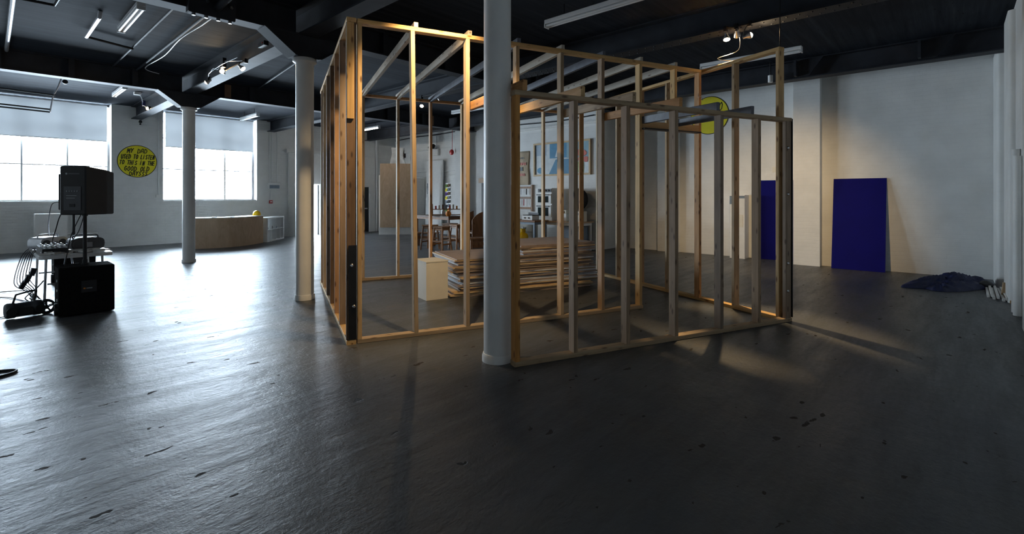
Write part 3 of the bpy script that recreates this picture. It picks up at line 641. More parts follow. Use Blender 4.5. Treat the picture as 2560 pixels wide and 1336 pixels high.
rn = random.Random(3)
for k in range(30):
    x, y = rn.uniform(TX0+.06, TX1-.07), rn.uniform(TY0+.05, TY0+.36) if k < 24 else rn.uniform(TY0+.7, TY1-.2)
    t = thing('cassette_tape', 'loose cassette in a clear case scattered on the white table', 'cassette', (x, y, TZ+.001+.0185*(k%2)), rn.uniform(-1.2,1.2), 'cassettes on the white table')
    bxo('case', (-.055,.055,-.035,.035,0,.016), M['polythene'], t); bxo('inlay_card', (-.045,.045,-.025,.025,.0162,.0172), M[rn.choice(['tube_off','mid_grey','dark_grey','tube_off'])], t)
# boombox and reel on the floor
t = thing('boombox', 'black cylinder boombox with a carry handle standing on the floor', 'radio', flo(60, 793), math.radians(10)); t.scale = (.86, .9, .95); bm = NB()
lathe(bm, [(.05,-.20),(.085,-.195),(.10,-.17),(.10,-.10),(.092,-.09),(.092,.09),(.10,.10),(.10,.17),(.085,.195),(.05,.20)], 22)
obj('body', bm, M['dark_grey'], t, loc=(0,0,.105), rot=(0,math.pi/2,0), smooth=True)
obj('handle', tube(NB(), [(-.115,0,.19),(-.085,0,.30),(.085,0,.335),(.13,0,.325),(.105,0,.19)], .014, 6), M['black'], t, smooth=True)
bxo('tape_door', (-.07,.07,-.112,-.096,.05,.14), M['black'], t)
for s in (-1,1): obj('speaker_grille', cyl(NB(), (s*.15,-.112,.10), (s*.15,-.095,.10), .055, 18), M['black'], t, smooth=True)
t = thing('cable_reel', 'black spoked cable reel standing against the subwoofer', 'reel', flo(118, 789)+Vector((.0,.13,-.008)), math.radians(0))
for y in (-.04, .04):
    obj('rim', torus(NB(), (0,y,.10), .078, .012, 26, 8, 'y'), M['black'], t, smooth=True)
    sb = NB()
    for k in range(5): a = 2*math.pi*k/5+.3; cyl(sb, (0,y,.10), (.075*math.cos(a),y,.10+.075*math.sin(a)), .009, 6)
    obj('spokes', sb, M['black'], t)
obj('hub', cyl(NB(), (0,-.045,.10), (0,.045,.10), .026, 14), M['black'], t, smooth=True)
# cables
def cable(pts, r, label, mat='cable', group=None): return tag(obj('cable', tube(NB(), smooth_pts(pts), r, 6), M[mat], smooth=True), label, 'cable', group)
cable([(.82,8.20,1.33),(.70,8.30,1.28),(.66,8.55,1.05),(.66,8.9,.90),(.70,9.1,.86)], .006, 'black lead drooping from the loudspeaker back to the mixer')
cable([(.93,11.22,1.40),(.80,10.9,1.36),(.72,10.3,1.12),(.67,9.57,.935)], .006, 'black lead falling from the farther loudspeaker to the radios')
cable([(.88,8.16,1.30),(.80,8.4,1.0),(.76,8.44,.74),(.72,8.40,.55),(.66,8.36,.40)], .006, 'black lead passing in front of the white table edge')
cable([(.90,8.14,1.29),(.86,8.3,1.05),(.80,8.6,.88),(.78,8.8,.86)], .005, 'thin black lead between loudspeaker and mixing desk')
for k in range(6):
    x = .46-.012*k; y = 9.0+.16*k
    cable([(TX0+.03,y,TZ+.012),(TX0-.015,y,TZ+.005),(x,y,.62),(x-.02-.01*k,y-.05,.42-.03*k),(x+.05,y-.1,.25-.02*k),(x-.04+.03*k,y-.2,.03)], .005+.001*(k%2), 'black lead hanging over the long edge of the white table', group='leads hanging off the table')
cable([(.55,8.55,.42),(.50,8.8,.30),(.42,9.3,.12),(.46,9.6,.02),(.3,10.2,.012),(.1,10.5,.012),(.15,10.9,.012),(.5,10.7,.02),(.55,10.2,.03)], .008, 'long black cable looping across the floor by the table')
for k in range(2): cable([(.60,8.7,.05),(.45+.05*k,8.9+.1*k,.16+.03*k),(.50,9.2,.10),(.56,9.0,.03),(.47,8.75,.02+.01*k)], .010, 'black cable in the heap under the white table', group='cable heap under the table')
for k in range(3):
    tag(bxo('power_plug', (-.025,.025,-.02,.02,-.05,.05), M['black'], loc=(.475-.04*k, 8.95+.15*k, .50-.10*k), rot=(.3*k,.3,.2)), 'black adaptor plug dangling from a lead under the table', 'plug', 'dangling plugs')
_lp = flo(10, 935); cable([_lp+Vector((-.25,.05,.008)), _lp+Vector((-.05,.10,.008)), _lp+Vector((.07,.03,.008)), _lp+Vector((.02,-.07,.008)), _lp+Vector((-.25,-.16,.008))], .009, 'loop of black cable lying alone on the open floor')
cable([flo(22,795)+Vector((-.02,0,.02)), flo(10,795)+Vector((0,0,.01)), flo(-20,800)+Vector((0,0,.01))], .006, 'thin lead trailing from the boombox on the floor')

# ------------------------------------------------------------------ counter, shelf, plinth by the windows
t = thing('curved_counter', 'curved plywood reception counter with a white top', 'counter', (4.9, 15.55, 0))
arc = smooth_pts([(3.90,15.90,0),(4.1,15.80,0),(4.9,15.62,0),(5.55,15.87,0),(6.13,16.38,0)], 6)
def offs(pts, d):
    out = []
    for i, p in enumerate(pts):
        a = pts[max(i-1,0)]; b = pts[min(i+1,len(pts)-1)]; q = (b-a).normalized(); out.append(p+Vector((-q.y, q.x, 0))*d)
    return out
def ribbon(d0, d1, z0, z1):
    A_ = offs(arc, d0); B_ = offs(arc, d1); pl = [(p.x-4.9, p.y-15.55) for p in A_]+[(p.x-4.9, p.y-15.55) for p in reversed(B_)]
    return prism(NB(), pl, z0, z1, 'z')
obj('front_panel', ribbon(0,.02,0,.855), M['ply'], t); obj('worktop', ribbon(-.02,.50,.856,.876), M['white'], t); obj('inner_panel', ribbon(.36,.38,0,.855), M['white_matt'], t)
t = thing('hard_hat', 'yellow hard hat resting on the curved counter', 'hat', (5.95, 16.42, .878), 1.2)
obj('shell', lathe(NB(), [(.115,.0),(.118,.03),(.11,.08),(.085,.125),(.045,.15),(.004,.158)], 24), M['yellow_gloss'], t, smooth=True); obj('brim', prism(NB(), [(.16*math.cos(a)+.02, .13*math.sin(a)) for a in [2*math.pi*i/22 for i in range(22)]], 0, .006, 'z'), M['yellow_gloss'], t)
for k, (x, y) in enumerate(((4.55,15.75),(5.0,15.74))): tag(bxo('leaflet_pile', (-.06,.06,-.05,.05,0,.014), M['mid_grey'], loc=(x,y,.878), rot=(0,0,.3*k)), ['small grey leaflet pile on the counter edge near the slim column', 'small grey leaflet pile midway along the curved counter'][k], 'leaflets')
SA, SB = Vector((6.27,16.40,0)), Vector((7.25,17.50,0)); sang = math.atan2((SB-SA).y, (SB-SA).x); SL = (SB-SA).length
t = thing('cube_shelf', 'white open cube shelf standing at the end of the curved counter', 'shelf', SA, sang)
bxo('top_panel', (0,SL,0,.39,.75,.79), M['white'], t); bxo('base_panel', (0,SL,0,.39,0,.04), M['white'], t); bxo('middle_shelf', (.04,SL-.04,.005,.385,.387,.403), M['white'], t)
for k in range(5):
    x = SL*k/4; w = .04 if k in (0,4) else .016; x0 = 0 if k == 0 else (SL-.04 if k == 4 else x-w/2); bxo('divider', (x0, x0+w, .002, .388, .04, .75), M['white'], t)
for k in range(4): 
    x = SL*(k+.35)/4; tag(bxo('paper_stack', (-.07,.07,-.1,.1,0,.06+.03*(k%2)), M[['mid_grey','dark_grey','steel_blue','mid_grey'][k]], loc=SA+Vector((math.cos(sang)*x-math.sin(sang)*.15, math.sin(sang)*x+math.cos(sang)*.15, .404)), rot=(0,0,sang)), 'small pile of papers in a compartment of the cube shelf', 'papers', 'papers in the cube shelf')
t = thing('plinth', 'tall white plinth against the window wall behind the loudspeakers', 'plinth', (1.28, 17.75, 0)); bxo('body', (-.31,.31,-.25,.25,0,1.01), M['white_matt'], t); bxo('lid', (-.312,.312,-.252,.252,1.011,1.03), M['white_matt'], t)

# ------------------------------------------------------------------ round yellow signs with hand lettering
GL = {'M': [[(0,0),(.1,1),(.5,.35),(.9,1),(1,0)]], 'Y': [[(0,1),(.45,.5),(.9,1)],[(.45,.5),(.3,0)]], 'D': [[(0,0),(.05,1),(.7,.85),(.95,.45),(.7,.08),(0,0)]], 'A': [[(0,0),(.15,.85),(.4,1),(.8,.95),(.9,0)],[(.08,.42),(.85,.42)]],
      'U': [[(0,1),(.05,.2),(.35,0),(.75,.15),(.85,1)]], 'S': [[(.8,.9),(.4,1),(.1,.75),(.4,.52),(.75,.3),(.5,.02),(0,.1)]], 'E': [[(.8,1),(.05,.95),(0,0),(.8,.03)],[(.03,.5),(.7,.5)]], 'T': [[(-.05,.95),(1,1)],[(.5,.97),(.42,0)]],
      'O': [[(.5,1),(.1,.75),(.05,.25),(.45,0),(.85,.2),(.9,.75),(.5,1)]], 'L': [[(.1,1),(0,0),(.75,.03)]], 'I': [[(.4,.72),(.32,0)],[(.42,.92),(.45,1.0)]], 'N': [[(0,0),(.08,1),(.75,0),(.85,1)]], 'H': [[(0,1),(0,0)],[(.85,1),(.8,0)],[(0,.5),(.83,.5)]], 'G': [[(.85,.85),(.45,1),(.08,.65),(.1,.2),(.5,0),(.85,.15),(.85,.48),(.5,.48)]]}
def lettering(bm, text, x0, zb, x1, hh, th=.019, y=-.012):
    n = len(text); st = (x1-x0)/n; rnn = random.Random(text)
    for i, ch in enumerate(text):
        if ch == ' ': continue
        cw = st*.72 if ch != 'I' else st*.4
        jz = rnn.uniform(-.08,.08)*hh; sl = .16*hh
        for stroke in GL[ch]:
            pts = [(x0+i*st+a*cw+sl*b, zb+jz+b*hh) for a, b in stroke]
            for (xa, za), (xb, zb_) in zip(pts[:-1], pts[1:]):
                dx, dz = xb-xa, zb_-za; L_ = math.hypot(dx, dz) or 1e-4; ex, ez = dx/L_*th*.45, dz/L_*th*.45; nx_, nz_ = -dz/L_*th/2, dx/L_*th/2
                prism(bm, [(xa-ex+nx_,za-ez+nz_),(xb+ex+nx_,zb_+ez+nz_),(xb+ex-nx_,zb_+ez-nz_),(xa-ex-nx_,za-ez-nz_)], y-.0015, y+.0012, 'y')
def sign(loc, rz, lines, label):
    t = thing('round_sign', label, 'sign', loc, rz); R_ = .485
    circ = lambda r: [(r*math.cos(2*math.pi*i/64), r*math.sin(2*math.pi*i/64)) for i in range(64)]
    obj('disc', prism(NB(), circ(R_), -.006, -.001, 'y'), M['ink'], t); obj('face', prism(NB(), circ(R_-.017), -.010, -.0062, 'y'), M['yellow'], t)
    bm = NB()
    for tx, x0, zb, x1, hh in lines: lettering(bm, tx, x0, zb, x1, hh)
    obj('lettering', bm, M['ink'], t); return t
sign((3.21, WY-.001, 2.54), 0, [('MY DAD', -.25, .25, .25, .125), ('USED TO LISTEN', -.39, .07, .43, .125), ('TO THIS IN THE', -.43, -.105, .43, .12), ('GOOD OLD', -.32, -.29, .30, .13), ('DAYSSS', -.20, -.43, .26, .115)], 'yellow round sign with black hand lettering on the pier between windows')
sign((12.6-.001, 4.65, 3.56), -math.pi/2, [('OO', .12, .09, .34, .20)], 'yellow round sign high on the wall behind the timber frame')

# ------------------------------------------------------------------ along the right wall
_a = math.atan2(12.19-11.92, 1.86); t = thing('blue_board', 'deep blue painted board leaning against the white wall', 'board', (11.915, 1.455, 0))
obj('panel', box(NB(), -.012, .006, -.445, .445, 0, 1.875), M['blue_board'], t, rot=(0, _a, 0))
d4 = bpy.data.objects.new('door_4', None); COL.objects.link(d4); d4.location = (12.6, 3.12, 0); d4['kind'] = 'structure'
bxo('door_leaf', (-.05,-.004,-.46,.44,.0,1.86), M['blue_board'], d4)
_arch = [(-.48,1.87),(.48,1.87)]+[(.48-.96*k/12, 1.87+.13*math.sin(math.pi*k/12)+.05) for k in range(13)]
obj('arch_infill', prism(NB(), _arch, -.045, -.004, 'x'), M['white_matt'], d4)
bxo('hook_box', (-.04,-.004,-.04,.06,2.05,2.18), M['cream'], d4)
t = thing('duct_casing', 'white boxed casing with a marked panel beside the blue doorway', 'casing', (12.6, 3.87, 0)); bxo('box', (-.34,-.004,-.17,.17,0,1.52), M['white_matt'], t); bxo('panel', (-.346,-.341,-.13,.12,.75,1.05), M['cream'], t)
_b = NB(); box(_b, -.346,-.341,-.17,.12,1.44,1.50); box(_b, -.346,-.341,.12,.17,1.30,1.50); obj('blue_tape', _b, M['steel_blue'], t)
t = thing('radiator_pipe', 'thin vertical cable pinned to the shaded wall behind the frame', 'cable', (12.59, 6.9, 0)); obj('run', tube(NB(), [(-.006,0,.8),(-.006,.02,3.9)], .008, 6), M['mid_grey'], t)
# tarpaulin heap
def tarp():
    bm = NB(); nx, ny = 70, 40; g = []; rn = random.Random(5)
    ph = [(rn.uniform(2,9), rn.uniform(2,9), rn.uniform(0,6.28), rn.uniform(.3,1)) for _ in range(10)]
    for j in range(ny+1):
        row = []
        for i in range(nx+1):
            u, v = i/nx*2-1, j/ny*2-1
            # outline of the heap, wobbling
            a = math.atan2(v, u); rr = min(1, math.hypot(u, v)); wob = 1+.12*math.sin(3*a+1)+.08*math.sin(5*a)
            sq = max(abs(u), abs(v)); k = sq/ (math.hypot(u, v) or 1) if sq else 1
            x, y = u*k*wob*.84, v*k*wob*.34
            hgt = (1-sq**2)
            f = sum(w*(1-abs(math.sin(p*u*1.4+q*v*1.0+o+.8*math.sin(3*v+q))))**2 for p, q, o, w in ph)/2.6
            zz = max(0, hgt)**.55*(.06+.10*f+.11*math.exp(-((u-.15)**2/.05+(v-.1)**2/.3))+.06*math.exp(-((u+.5)**2/.04+(v)**2/.4)))
            row.append(bm.verts.new((x, y, zz+.004)))
        g.append(row)
    for j in range(ny):
        for i in range(nx): bm.faces.new((g[j][i], g[j][i+1], g[j+1][i+1], g[j+1][i]))
    return bm
c = (flo(2255,718)+flo(2490,738))/2
t = thing('tarpaulin', 'crumpled dark blue tarpaulin heaped on the floor by the wall', 'tarpaulin', (10.80, .05, 0), math.atan2(-.739,.674)+.22)
obj('cloth', tarp(), M['blue_tarp'], t, smooth=True)
rn = random.Random(2)
for k in range(8):
    p0 = flo(2468+10*k+rn.uniform(-3,3), 744+2.6*k) ; p1 = flo(2464+6.5*k, 714+1.0*k)
    wood = k in (6,7)
    d_ = (p1-p0); L_ = min(d_.length, 1.1); mid = p0+d_.normalized()*L_/2; zc = .017 if k%2 == 0 else .045
    bm = stick_mesh(L_, .045, .030); m = Matrix.Rotation(math.atan2(d_.y, d_.x), 4, 'Z') @ Matrix.Rotation(math.pi/2, 4, 'Y'); m.translation = Vector((mid.x, mid.y, zc))
    o = obj('batten_offcut', bm, M['pine'] if wood else M['white_matt'], mtx=m)
    tag(o, 'bare wooden batten lying at the corner beside white sticks' if wood else 'white painted batten lying on the floor past the tarpaulin', 'batten', 'bare battens in the corner' if wood else 'white battens in the corner')
t = thing('debris_bag', 'small dark bag of rubbish in the corner behind the battens', 'bag', (10.95, -.36, 0)); bm = NB(); bmesh.ops.create_icosphere(bm, subdivisions=3, radius=.10)
for v in bm.verts: v.co.z = max(0, v.co.z*.7+.05); v.co *= 1+.15*math.sin(30*v.co.x)*math.cos(24*v.co.y)
obj('sack', bm, M['black'], t, smooth=True)
tag(bxo('wood_wedge', (-.02,.02,-.02,.02,0,.22), M['pine'], loc=(10.2,-.52,0), rot=(.1,0,.2)), 'short upright wood scrap against the corner pier', 'wood')
t = thing('smoke_detector', 'white cylinder sensor hanging from the beam before the blue doorway', 'sensor', onX(1926,195,10.75)); obj('body', cyl(NB(), (0,0,-.09), (0,0,.05), .045, 16), M['white'], t, smooth=True); obj('stem', cyl(NB(), (0,0,.05), (0,0,.34), .012, 8), M['steel_black'], t)

# ------------------------------------------------------------------ window wall fittings
t = thing('fire_alarm', 'white fire alarm control panel on the wall by the entrance', 'panel', onY(684, 466, WY)+Vector((0,0,0))); bxo('case', (-.21,.21,-.09,-.003,-.11,.13), M['white'], t, bevel=.006); bxo('display', (-.17,.17,-.095,-.091,-.08,.04), M['steel_blue'], t)
for x in (-.14,-.06,.12): obj('conduit', cyl(NB(), (x,-.02,.131), (x,-.02,2.05), .012, 8), M['white'], t)
t = thing('call_point', 'small red break glass call point under the fire panel', 'alarm', onY(676.5, 505, WY)); bxo('case', (-.055,.055,-.05,-.003,-.055,.055), M['red'], t, bevel=.004); bxo('glass', (-.035,.035,-.053,-.0505,-.015,.02), M['white'], t); obj('conduit', cyl(NB(), (0,-.015,.056), (0,-.015,.40), .010, 8), M['white'], t)
t = thing('wall_sensor', 'tiny black sensor on the pier above the yellow sign', 'sensor', onY(350, 305, WY)); obj('ball', lathe(NB(), [(.002,-.05),(.04,-.03),(.045,.0),(.03,.04),(.002,.05)], 14), M['black'], t, loc=(0,-.06,0), smooth=True); bxo('mount', (-.02,.02,-.05,-.003,-.09,-.05), M['black'], t)
t = thing('wall_conduit', 'white conduit with a socket on the pier beside the yellow sign', 'conduit', onY(396, 490, WY)); obj('pipe', cyl(NB(), (0,-.02,0), (0,-.02,2.6), .016, 8), M['white'], t); bxo('socket', (-.07,.05,-.07,-.003,-.05,.03), M['white_matt'], t)
t = thing('wall_pipe', 'thick white pipe rising in the far corner beside the black door', 'pipe', (11.35, WY-.07, 0)); obj('run', cyl(NB(), (0,0,0), (0,0,CEIL-.001), .055, 16), M['white'], t, smooth=True)

# ------------------------------------------------------------------ far right corner: panels, door leaf, shelf
t = thing('plywood_panel', 'tall plywood sheet on a white board stood in the far corner', 'panel', (10.82, 16.0, 0), math.radians(-43))
bxo('white_backing', (-.62,.62,.05,.09,0,2.30), M['white_matt'], t); bxo('ply_face', (-.56,.60,.01,.048,.28,2.75), M['ply'], t)
t = thing('wrapped_bundle', 'crumpled polythene bundle leaning on top of the plywood panel', 'bundle', (11.0, 16.08, 2.76), math.radians(-43)); bm = NB(); box(bm, -.26,.26,-.02,.10,0,.62); bmesh.ops.subdivide_edges(bm, edges=bm.edges[:], cuts=5, use_grid_fill=True)
for v in bm.verts: v.co += Vector((.03*math.sin(9*v.co.z+7*v.co.x), .03*math.sin(14*v.co.x+5*v.co.z), 0)); v.co.x *= 1-.25*v.co.z
obj('wrap', bm, M['polythene'], t, smooth=True); bxo('dark_board', (.20,.24,.11,.15,0,.55), M['pine_dark'], t)
t = thing('timber_rack', 'dark rack of timber offcuts between the plywood panel and white door', 'rack', (11.93, 17.0, 0), math.radians(-47))
bxo('back_board', (-.45,.45,.12,.16,0,2.0), M['pine_dark'], t); bxo('shelf', (-.45,.45,-.12,.119,1.9,1.94), M['ply'], t); bxo('shelf', (-.45,.45,-.12,.119,1.25,1.29), M['ply'], t)
for k, x in enumerate((-.35,-.2,-.02,.2)): bxo('offcut', (x,x+.06,-.08,-.03,0 if k%2 else 1.291,1.24 if k%2 else 1.85), M[['pine','pine_dark','pine_grey','pine_dark'][k]], t)
t = thing('loose_door', 'white door leaf with a black handle standing ajar', 'door', (11.93, 16.2, 0), math.radians(-35)); bxo('leaf', (-.40,.36,-.02,.02,0,2.2), M['white_matt'], t); h = bxo('handle', (-.34,-.22,-.075,-.05,1.03,1.06), M['black'], t); obj('rose', cyl(NB(), (-.33,-.05,1.045), (-.33,-.021,1.045), .03, 12), M['black'], t)
t = thing('white_board', 'tall white panel leaning beside the leaflet rack', 'panel', (12.10, 15.25, 0), math.radians(-90)); bxo('panel', (-.50,.50,-.025,.025,.24,2.90), M['white'], t, rot=(math.radians(-2),0,0)); bxo('support', (-.45,-.38,.03,.07,0,2.0), M['mid_grey'], t)
# leaflet rack
RK = onX(1121, 500, 11.79); t = thing('leaflet_rack', 'wire wall rack holding two columns of bright leaflets', 'rack', (11.79, RK.y, 1.35), -math.pi/2)
bxo('backing', (-.14,.14,-.012,-.001,-.62,.62), M['white'], t)
cols = ['green','yellow','purple','yellow','steel_blue','dark_grey','green','purple','brown_block','steel_blue','brown_block','mid_grey','dark_grey','steel_blue','orange']
for k in range(15):
    cx_ = -.07 if k < 8 else .07; zz = .52-.15*(k%8)+(.02 if k >= 8 else 0); obj('leaflet', box(NB(), -.05,.05,-.01,.004,-.06,.06), M[cols[k]], t, loc=(cx_,-.04,zz), rot=(-.35,0,.1))
# flood light, bell, conduits on the far wall
t = thing('flood_light', 'black floodlight tilted over a white box high on the wall', 'lamp', (12.29, onX(1092,360,12.29).y, 3.30), -math.pi/2); bxo('white_box', (-.16,.18,-.10,-.003,-.20,.06), M['white_matt'], t); obj('head', box(NB(), -.15,.13,-.10,.0,-.07,.09), M['black'], t, loc=(-.05,-.17,.12), rot=(-.5,0,0)); obj('cable', tube(NB(), [(0,-.02,.06),(0,-.02,.6)], .008, 6), M['mid_grey'], t)
t = thing('fire_bell', 'round red fire bell on the wall beside the rounded pier', 'bell', (11.79, onX(1131,381,11.79).y, onX(1131,381,11.79).z), -math.pi/2); obj('gong', lathe(NB(), [(.02,.0),(.10,.0),(.105,.03),(.08,.06),(.03,.075),(.002,.077)], 22), M['red'], t, loc=(0,-.015,0), rot=(math.pi/2,0,0), smooth=True); obj('cable', tube(NB(), [(0,-.01,.10),(0,-.01,.9)], .008, 6), M['red'], t)
for k, (z_, r_) in enumerate(((2.46,.018),(2.30,.014),(3.4,.012))): tag(obj('wall_conduit', cyl(NB(), (12.27,13.7,z_), (12.27,17.6,z_-.04*k), r_, 8), M['white'], smooth=True), ['white conduit on the far wall at door height', 'thin white conduit under the upper one on the far wall', 'thin conduit high on the far wall under the beams'][k], 'conduit')
tag(obj('wall_cable', tube(NB(), smooth_pts([(12.28,13.7,3.98),(12.28,15.2,3.93),(12.28,16.6,3.95),(12.28,18.1,3.9)]), .020, 6), M['black']), 'black cable clipped along the top of the far wall', 'cable')
tag(obj('wall_cable', tube(NB(), smooth_pts([(11.48,7.4,3.74),(11.48,8.7,3.70),(11.48,10.2,3.74),(11.48,11.3,3.72)]), .018, 6), M['black']), 'black cable clipped along the wall above the painting', 'cable')
tag(bxo('wall_rail', (11.44,11.498,7.3,11.35,3.52,3.58), M['white_matt']), 'white wooden rail along the wall above the painting', 'rail')
for k, (px, py) in enumerate(((1010,390),)):
    q = onX(px, py, 12.29); t = thing('wall_bracket', 'black metal bracket fixed on the bare wall above the rack', 'bracket', q, -math.pi/2); bxo('bar', (-.12,.12,-.05,-.003,-.015,.015), M['steel_black'], t); bxo('plate', (-.12,-.09,-.055,-.003,-.09,.09), M['steel_black'], t); bxo('plate', (.09,.12,-.055,-.003,-.09,.09), M['steel_black'], t)

# ------------------------------------------------------------------ kitchen wall
XW = 11.5
t = thing('painting', 'wide wooden framed painting of a blue harbour kitchen with red flowers', 'painting', (XW-.001, 8.53, 2.595), -math.pi/2); HW, HH = 1.03, .50
_b = NB(); box(_b, -HW,HW,-.05,-.0,HH-.05,HH); box(_b, -HW,HW,-.05,-.0,-HH,-HH+.05); box(_b, -HW,-HW+.05,-.05,-.0,-HH+.05,HH-.05); box(_b, HW-.05,HW,-.05,0,-HH+.05,HH-.05); obj('frame', _b, M['ply_gold'], t)
pic = lambda n, poly, y, mt: obj(n, prism(NB(), poly, y-.002, y, 'y'), mt, t)
rect = lambda a, b, c, d: [(a,c),(b,c),(b,d),(a,d)]
sky = paint('picture_blue', (.25,.42,.50), .5, var=.1); sky2 = paint('picture_grey_blue', (.38,.48,.58), .5); deep = paint('picture_deep_blue', (.07,.24,.40), .5); pale = paint('picture_pale', (.66,.72,.74), .5); bright = paint('picture_bright_blue', (.06,.26,.44), .5); redp = paint('picture_coral', (.62,.15,.11), .5); grn = paint('picture_green', (.35,.48,.22), .5, var=.3, scale=30)
pic('canvas', rect(-.98,.98,-.45,.45), -.012, pale); pic('painted_sky', rect(-.98,-.55,.12,.45), -.015, sky2); pic('painted_window', rect(-.42,.2,.02,.45), -.015, bright); pic('painted_wall', rect(.2,.98,.0,.45), -.015, sky)
pic('painted_sail', [(-.22,.05),(-.04,.05),(-.12,.34)], -.018, pale); pic('painted_table', [(-.45,-.45),(.35,-.45),(.35,-.02),(-.2,-.02)], -.015, deep); pic('painted_pot', [(-.90+.13+.13*math.cos(a),-.33+.09*math.sin(a)) for a in [i*math.pi/8 for i in range(16)]], -.018, bright); pic('painted_vase', rect(.52,.80,-.42,-.12), -.018, grn)
for k, (x, zz) in enumerate(((.45,.10),(.62,.14),(.80,.12),(.52,-.05),(.70,-.02),(.86,-.06))): pic('painted_flower', [(x+.085*math.cos(a)*(1+.2*math.sin(3*a+k)),zz+.085*math.sin(a)) for a in [i*math.pi/8 for i in range(16)]], -.020-.001*(k%3), redp)
# burlap sack hanging
t = thing('burlap_sack', 'printed burlap sack hung flat on the wall beside the painting', 'sack', (XW-.002, 10.12, 1.84), -math.pi/2); bm = NB(); g = []
for j in range(15):
    row = []
    for i in range(15):
        u, v = i/14, j/14; row.append(bm.verts.new(((u-.5)*.74+.015*math.sin(9*v), -.02-.014*math.sin(8*u+3*v), 1.05*v)))
    g.append(row)
for j in range(14):
    for i in range(14): bm.faces.new((g[j][i], g[j][i+1], g[j+1][i+1], g[j+1][i]))
sk = obj('cloth', bm, M['burlap'], t, smooth=True); md = sk.modifiers.new('thickness', 'SOLIDIFY'); md.thickness = .006
_b = NB()
for k in range(7): box(_b, -.25+.075*k, -.20+.075*k, -.045, -.041, .62, .70)
for k in range(6): box(_b, -.22+.075*k, -.17+.075*k, -.045, -.041, .28, .36)
obj('red_print', _b, redp, t); _b = NB(); [box(_b, -.12+.05*k,-.08+.05*k,-.045,-.041,.44,.56) for k in range(5)]; [box(_b, -.2+.08*k,-.15+.08*k,-.045,-.041,.82,.86) for k in range(5)]; obj('dark_print', _b, M['dark_grey'], t)
# utensil rack
t = thing('utensil_rack', 'wooden ladder rack with kitchen tools hung on the wall', 'rack', (XW-.002, 10.05, 1.02), -math.pi/2)
for x in (-.42,.42): bxo('upright', (x-.03,x+.03,-.05,-.003,0,.82), M['stool'], t)
for zz in (.10,.42,.74): bxo('rung', (-.39,.39,-.045,-.01,zz-.03,zz+.03), M['stool'], t)
for k in range(7): obj('utensil', tube(NB(), [(-.33+.11*k,-.055,(.70 if k%2 else .38)),(-.33+.11*k,-.06,(.52 if k%2 else .18))], .008+.004*(k%3), 6), M[['silver','red','steel_black'][k%3]], t)
# tables
def ktable(name, x0, x1, y0, y1, h, top, leg, label, th=.04):
    t = thing(name, label, 'table', ((x0+x1)/2, (y0+y1)/2, 0)); hx, hy = (x1-x0)/2, (y1-y0)/2
    bxo('table_top', (-hx,hx,-hy,hy,h-th,h), top, t); bxo('apron', (-hx+.04,hx-.04,-hy+.04,hy-.04,h-th-.07,h-th-.001), leg, t)
    for sx in (-1,1):
        for sy in (-1,1): bxo('leg', (sx*(hx-.07)-.025,sx*(hx-.07)+.025,sy*(hy-.07)-.025,sy*(hy-.07)+.025,0,h-th-.071), leg, t)
    return t
ktable('work_table', 10.0, 10.6, 8.3, 9.75, .83, M['bench'], M['steel_blue'], 'dark topped work table with blue grey legs by the kitchen wall')
ktable('kitchen_table', 10.75, 11.40, 7.35, 9.05, .80, M['ply'], M['white_matt'], 'pale topped kitchen table under the tall double oven')
t = thing('steel_cabinet', 'blue grey steel cabinet under the pale kitchen table', 'cabinet', (11.08, 7.72, 0)); bxo('body', (-.25,.25,-.24,.24,0,.66), M['steel_blue'], t); bxo('door', (-.265,-.251,-.23,.23,.02,.64), M['steel_blue'], t)
t = thing('double_oven', 'tall white double oven with two glass doors on the kitchen table', 'oven', (11.08, 8.66, .801), -math.pi/2); bxo('body', (-.30,.30,-.25,.25,0,.92), M['white'], t, bevel=.006); bxo('control_strip', (-.20,.28,-.262,-.251,.80,.90), M['dark_grey'], t)
for k in range(4): obj('knob', cyl(NB(), (-.12+.1*k,-.285,.85), (-.12+.1*k,-.262,.85), .024, 12), M['black'], t)
for zz, hh in ((.48,.28),(.10,.34)):
    d_ = bxo('oven_door', (-.28,.28,-.275,-.251,zz,zz+hh), M['white'], t); bxo('glass', (-.19,.19,-.279,-.2755,zz+.03,zz+hh-.07), M['glass_oven'], d_); bxo('handle', (-.22,.22,-.31,-.28,zz+hh-.045,zz+hh-.02), M['black'], d_)
t = thing('wok', 'large round black pan standing upright on the kitchen table', 'pan', (11.20, 7.72, 1.40), -math.pi/2); obj('bowl', lathe(NB(), [(.30,-.03),(.31,.0),(.26,.05),(.12,.09),(.002,.10)], 30), M['black'], t, rot=(math.pi/2,0,0), smooth=True); bxo('stand', (-.12,.12,-.04,.06,-.598,-.28), M['black'], t)
t = thing('microwave', 'white countertop appliance beside the black pan', 'appliance', (10.95, 7.53, .801), -math.pi/2); bxo('body', (-.17,.15,-.16,.16,0,.28), M['cream'], t, bevel=.008); bxo('vent_panel', (-.14,.12,-.166,-.161,.18,.24), M['mid_grey'], t)
t = thing('mixer_appliance', 'cream boxy kitchen appliance with a dial on the table', 'appliance', (10.98, 8.0, .801), -math.pi/2); bxo('body', (-.12,.12,-.13,.13,0,.20), M['white'], t, bevel=.008); bxo('upper', (-.10,.11,-.12,.12,.201,.31), M['cream'], t, bevel=.01); obj('dial', cyl(NB(), (.02,-.14,.25), (.02,-.12,.25), .03, 12), M['brown_block'], t)
